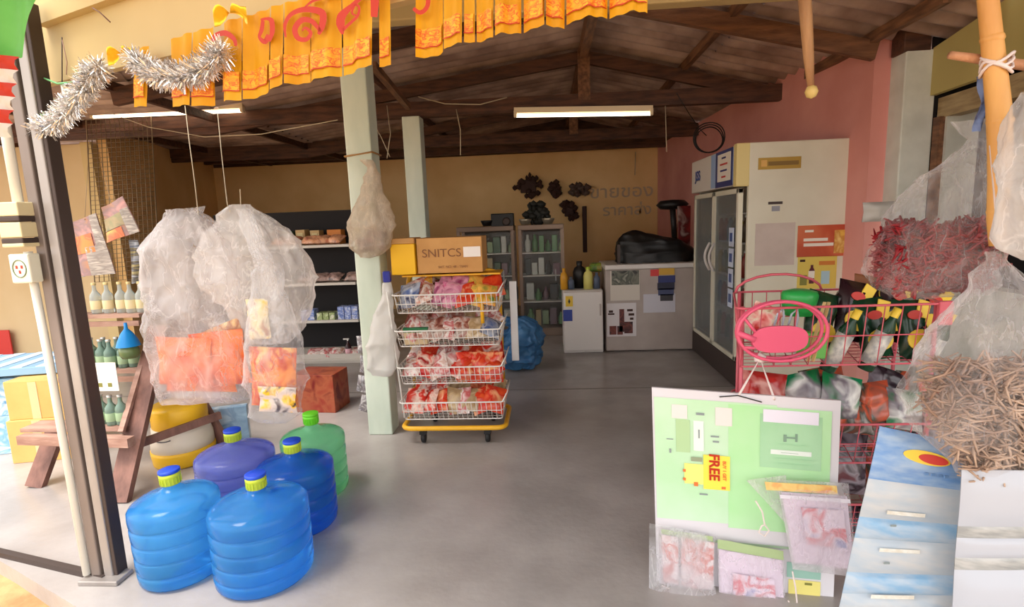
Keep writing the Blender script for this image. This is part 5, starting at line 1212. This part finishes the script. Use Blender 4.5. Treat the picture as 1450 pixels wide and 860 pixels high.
flat_bag([(1096, 664), (1192, 668), (1204, 796), (1118, 788)], .055, Mfo, 'toy_packet', 'lilac packet with orange header hanging over the right of the board', th=.02, cat='packet', inner=[('lilac_card', (.04, .14, .96, .92), M_lil, -.002), ('pastel_print', (.28, .28, .88, .68), Mblob, .008), ('orange_header', (-.18, .02, .82, .11), print_mat('orange_gold_header', [(226, 140, 90), (236, 196, 120), (240, 220, 150)], 20), .010), ('zip_strip', (.0, .15, .98, .19), mat('clear_zip', (226, 220, 230), .3), .012)])
flat_bag([(1056, 668), (1110, 660), (1122, 720), (1108, 724)], .045, Mfo, 'plastic_flap', 'small clear flap with grey scribble left of the lilac packet', th=.004, cat='plastic')
flat_bag([(916, 730), (1000, 744), (1020, 880), (914, 852)], .045, Mf_thin, 'plastic_bag', 'clear loose bag over the lower left corner of the board', th=.02)
mb = MB(); pl = [U(1066, 690), U(1075, 705), U(1078, 722), U(1084, 730), U(1078, 738), U(1070, 733), U(1074, 724), U(1078, 722)]
mb.tube([bd(u, v, .075) for u, v in pl], .0028, MATS['white_cord'], 6); mb.solo('white_loop', 'white string loop hanging at the middle of the board', 'string')
mb = MB(); mb.tube([bd(*U(x, y), .05) for x, y in ((1118, 792), (1122, 815), (1124, 836), (1116, 842), (1112, 834))], .0028, MATS['white_cord'], 6); mb.solo('white_loop', 'white string loop low at the right of the middle packet', 'string')
mb = MB(); mb.tube([bd(*U(x, y), .036) for x, y in ((934, 822), (960, 832), (985, 838), (1005, 845))], .0024, MATS['white_cord'], 6); mb.solo('white_loop', 'white string along the bottom of the red printed packet', 'string')

# ================================================================== BLUE SACHET STRIPS
def strip_pack(q, name, label, bands, cat='sachet strip'):
    c = (q[0] + q[1] + q[2] + q[3]) / 4; t = thing(name, label, cat, c); nv_ = (q[1] - q[0]).cross(q[3] - q[0]).normalized()
    if nv_.y > 0: nv_ = -nv_
    f = lambda u, v, o=0: q[0] * (1 - u) * (1 - v) + q[1] * u * (1 - v) + q[2] * u * v + q[3] * (1 - u) * v + nv_ * (o + .003 * math.sin(v * 9) + .002 * math.sin(u * 5))
    for i, (v0, v1, m_, puff) in enumerate(bands):
        def fn(u, v):
            e = (1 - (2 * u - 1) ** 6) * (1 - (2 * v - 1) ** 4); return f(u, v0 + (v1 - v0) * v, puff * e)
        MB().grid(fn, 12, 8, m_).grid(lambda u, v: f(1 - u, v0 + (v1 - v0) * v, -.004), 3, 3, m_).build('sachet' if puff > .004 else 'band', t)
    return t, f
Msb = mat('sky_blue_film', (104, 146, 200), .2, col2=(156, 180, 208), scale=14, stretch=(1, 1, 3)); Msw = mat('milky_film', (190, 192, 194), .2, col2=(170, 182, 194), scale=12, stretch=(1, 1, 3)); Msl = mat('pale_aqua_film', (130, 170, 204), .2, col2=(176, 190, 204), scale=12, stretch=(1, 1, 3))
q = [at(1246, 604, 1.55), at(1370, 630, 1.48), at(1350, 905, 1.38), at(1178, 905, 1.48)]
t, f = strip_pack(q, 'sachet_strip', 'long blue and white sachet strip with a yellow and red oval, right of the board', [(0, .24, Msb, .010), (.24, .42, Msw, .010), (.42, .52, Msl, .010), (.52, .68, Msw, .010), (.68, .78, Msl, .010), (.78, .92, Msw, .010), (.92, 1, Msl, .010)])
n = 22; cc = f(.56, .10, .014); exs = (q[1] - q[0]).normalized(); ezs = -(q[3] - q[0]).normalized()
MB().prism([(.055 * math.cos(i * 2 * PI / n), .019 * math.sin(i * 2 * PI / n)) for i in range(n)], M_yl, cc, exs, ezs, .002).build('logo_oval', t)
MB().prism([(.034 * math.cos(i * 2 * PI / n) + .014, .013 * math.sin(i * 2 * PI / n)) for i in range(n)], M_rl, cc + Vector((0, -.003, 0)), exs, ezs, .002).build('logo_centre', t)
for k_ in range(4): MB().bbox(f(.58 + k_ * .07, .175, .015), (.012, .002, .008), mat('pale_blue_ink', (110, 150, 200), .5), b=.001).build('print', t)
for v_ in (.44, .62, .84):
    MB().bbox(f(.34, v_, .016), (.016, .002, .006), MATS['grey_ink'], b=.001).build('tear_mark', t)
    MB().grid(lambda u, v: f(.25 + .38 * u, v_ - .07 + .018 * v, .0165), 8, 2, mat('beige_print', (206, 200, 186), .5, col2=(222, 222, 216), scale=50)).build('print', t)
q = [at(1362, 665, 1.36), at(1500, 668, 1.30), at(1500, 905, 1.26), at(1345, 905, 1.32)]
Mwf = mat('white_film', (184, 188, 198), .25); Mgf = mat('grey_seal', (150, 152, 152), .3, col2=(184, 184, 182), scale=20, stretch=(1, 1, 4))
t, f = strip_pack(q, 'sachet_strip', 'plain white sachet strip with grey seals at the lower right corner', [(0, .33, Mwf, .010), (.33, .40, Mgf, .003), (.40, .52, Mwf, .008), (.52, .59, Mgf, .003), (.59, 1, Mwf, .012)])

# ================================================================== RIGHT HANGING BAGS AND BAMBOO
Yb = 1.5
Mbam = mat('bamboo', (226, 172, 96), .45, col2=(206, 146, 76), scale=5, stretch=(2, 2, .5), bump=.1)
pts = [(1392, -80), (1397, -20), (1403, 40), (1408, 90), (1414, 150), (1416, 200), (1415, 260), (1412, 310), (1411, 348)]
P_ = [at(x, y, Yb) for x, y in pts]
t = thing('bamboo_pole', 'yellow bamboo pole hanging down at the right with bags tied to it', 'pole', P_[-1])
MB().tube(P_, [.020, .021, .0225, .024, .026, .026, .024, .022, .016], Mbam, 14).build('culm', t)
for (x, y, r_) in ((1405, 55, .026), (1416, 172, .0295), (1414, 300, .0265)): 
    p = at(x, y, Yb); MB().lathe([(r_ * .9, -.008), (r_, 0), (r_ * .9, .008)], Mbam, p, n=14, cap=False).build('node_ring', t)
MB().tube([at(1345, 78, 1.53), at(1375, 82, 1.535), at(1400, 86, 1.54), at(1480, 96, 1.55)], [.010, .012, .013, .014], wood('twig', (206, 150, 110), (176, 124, 90), (3, 3, 3)), 8).solo('cross_stick', 'thin pale stick crossing behind the bamboo pole', 'stick')
mb = MB(); p = at(1411, 92, Yb)
for k_ in range(4): mb.tube([p + Vector((.031 * math.cos(a), .031 * math.sin(a), .012 * math.sin(a * 2 + k_) + .008 * k_ - .012)) for a in [i * PI / 8 for i in range(16)]], .004, MATS['white_cord'], 5, closed=True)
mb.solo('white_tie', 'white cord wound around the bamboo and cross stick', 'cord')
mb = MB(); mb.grid(lambda u, v: at(1384 + 10 * u + 4 * math.sin(v * 5), 108 + 78 * v, 1.54) + Vector((0, .01 * math.sin(u * 6 + v * 8), 0)), 5, 12, mat('blue_ribbon', (130, 150, 200), .4, transluc=.4)); mb.solo('blue_ribbon', 'pale blue plastic ribbon beside the bamboo pole', 'ribbon')
Mrf = film('glossy_bag_film', (244, 240, 242), .02, .34, 9, rough=.12, stretch=(1.6, 1.6, .35), edge=.22)
t, L_ = film_bag('plastic_bag', 'clear tied bag full of dried red chillies hanging left of the bamboo', 1.66,
    [(1262, 1388, 418, .04), (1240, 1398, 404, .08), (1236, 1400, 370, .10), (1248, 1402, 330, .10), (1275, 1402, 290, .08), (1318, 1404, 245, .055), (1362, 1400, 210, .025), (1376, 1396, 195, .014), (1366, 1402, 182, .02), (1356, 1404, 168, .015)], Mrf, 22, folds=9, fold_amp=.07)
rnd = random.Random(77); mb = MB(); Mch = mat('dried_red_chilli', (150, 8, 24), .35, col2=(100, 6, 18), scale=8)
a0, b0 = at(1244, 370, 1.66), at(1398, 370, 1.66); z0, z1 = at(1320, 412, 1.66).z, at(1320, 322, 1.66).z
mb.lathe([(0, z0 + .012), (.42 * (b0.x - a0.x), z0 + .02), (.44 * (b0.x - a0.x), (z0 + z1) / 2), (.40 * (b0.x - a0.x), z1 - .015), (0, z1 - .01)], Mch, ((a0.x + b0.x) / 2, 1.66, 0), n=24, sy=.32, cap=False)
for i in range(2400):
    u = rnd.random(); v = rnd.random(); x = a0.x + .012 + (b0.x - a0.x - .024) * u; zz = z0 + .008 + (z1 - z0 + .012 * math.sin(u * 9)) * v; y = 1.66 + rnd.uniform(-.075, .06) * (1 - .3 * abs(2 * v - 1))
    if v < .25 and abs(2 * u - 1) > .82 + .6 * v: continue
    d = Vector((rnd.gauss(0, 1), rnd.gauss(0, .6), rnd.gauss(0, .7))).normalized(); L = rnd.uniform(.016, .028); b_ = d.orthogonal().normalized() * L * .45; p = Vector((x, y, zz))
    mb.tube([p - d * L, p + b_ * .8, p + d * L], [.0034, .0046, .0012], Mch, 4)
mb.solo('dried_chillies', 'dark red dried chillies filling the clear bag left of the bamboo', 'chillies', kind='stuff')
t, L_ = film_bag('plastic_bag', 'large clear bag of dried brown strips hanging at the right edge', 1.40,
    [(1384, 1530, 688, .04), (1356, 1530, 668, .07), (1305, 1530, 610, .10), (1284, 1530, 560, .11), (1308, 1520, 500, .09), (1345, 1495, 440, .06), (1385, 1450, 395, .03), (1402, 1426, 366, .013), (1398, 1432, 354, .014)], Mrf, 26, folds=10, fold_amp=.08)
mb = MB(); Mdr = mat('dried_brown_strip', (200, 170, 146), .6, col2=(146, 116, 98), scale=9)
for i in range(1500):
    v = rnd.random() ** 1.2; py = 680 - 170 * v; xl_ = 1372 - (680 - py) * .62 if py > 560 else 1300 + (560 - py) * .2; px = rnd.uniform(xl_ + 8, 1500); y = 1.40 + rnd.uniform(-.06, .06)
    p = at(px, py, y); d = Vector((rnd.gauss(0, 1), rnd.gauss(0, .5), rnd.gauss(0, .5))).normalized(); L = rnd.uniform(.02, .045); b_ = d.orthogonal().normalized() * L * .3
    mb.tube([p - d * L, p + b_, p + d * L], [.002, .0036, .002], Mdr, 4)
mb.solo('dried_strips', 'dried brown strips packed in the large bag at the right edge', 'dried food', kind='stuff')
t, L_ = film_bag('plastic_bag', 'cloudy clear bag cut off by the right edge above the lower bag', 1.34,
    [(1452, 1560, 366, .04), (1434, 1560, 350, .08), (1430, 1560, 290, .09), (1432, 1560, 230, .08), (1442, 1540, 180, .05), (1456, 1510, 130, .03)], Mf_soft, 28, folds=7, fold_amp=.08)
mb = MB(); mb.tube([at(1402, 206, 1.5), at(1410, 300, 1.485), at(1402, 338, 1.47), at(1412, 352, 1.43)], .0025, MATS['white_cord'], 5); mb.solo('string', 'string from the bamboo pole to the lower bag neck', 'string')
pack_at(1243, 300, 3.0, 40, 26, .06, mat('grey_plastic_item', (170, 166, 160), .4), 'wall_switch_box', 'grey box on the wall beside the white pier', 'box', None, (0, 0, 0), 90)
pack_at(1236, 402, 2.5, 54, 20, .06, mat('brown_dried_item', (140, 84, 50), .6), 'dried_food_pack', 'brown packet behind the chilli bag on top of the pink rack', 'packet', None, (0, .2, 0), 91)
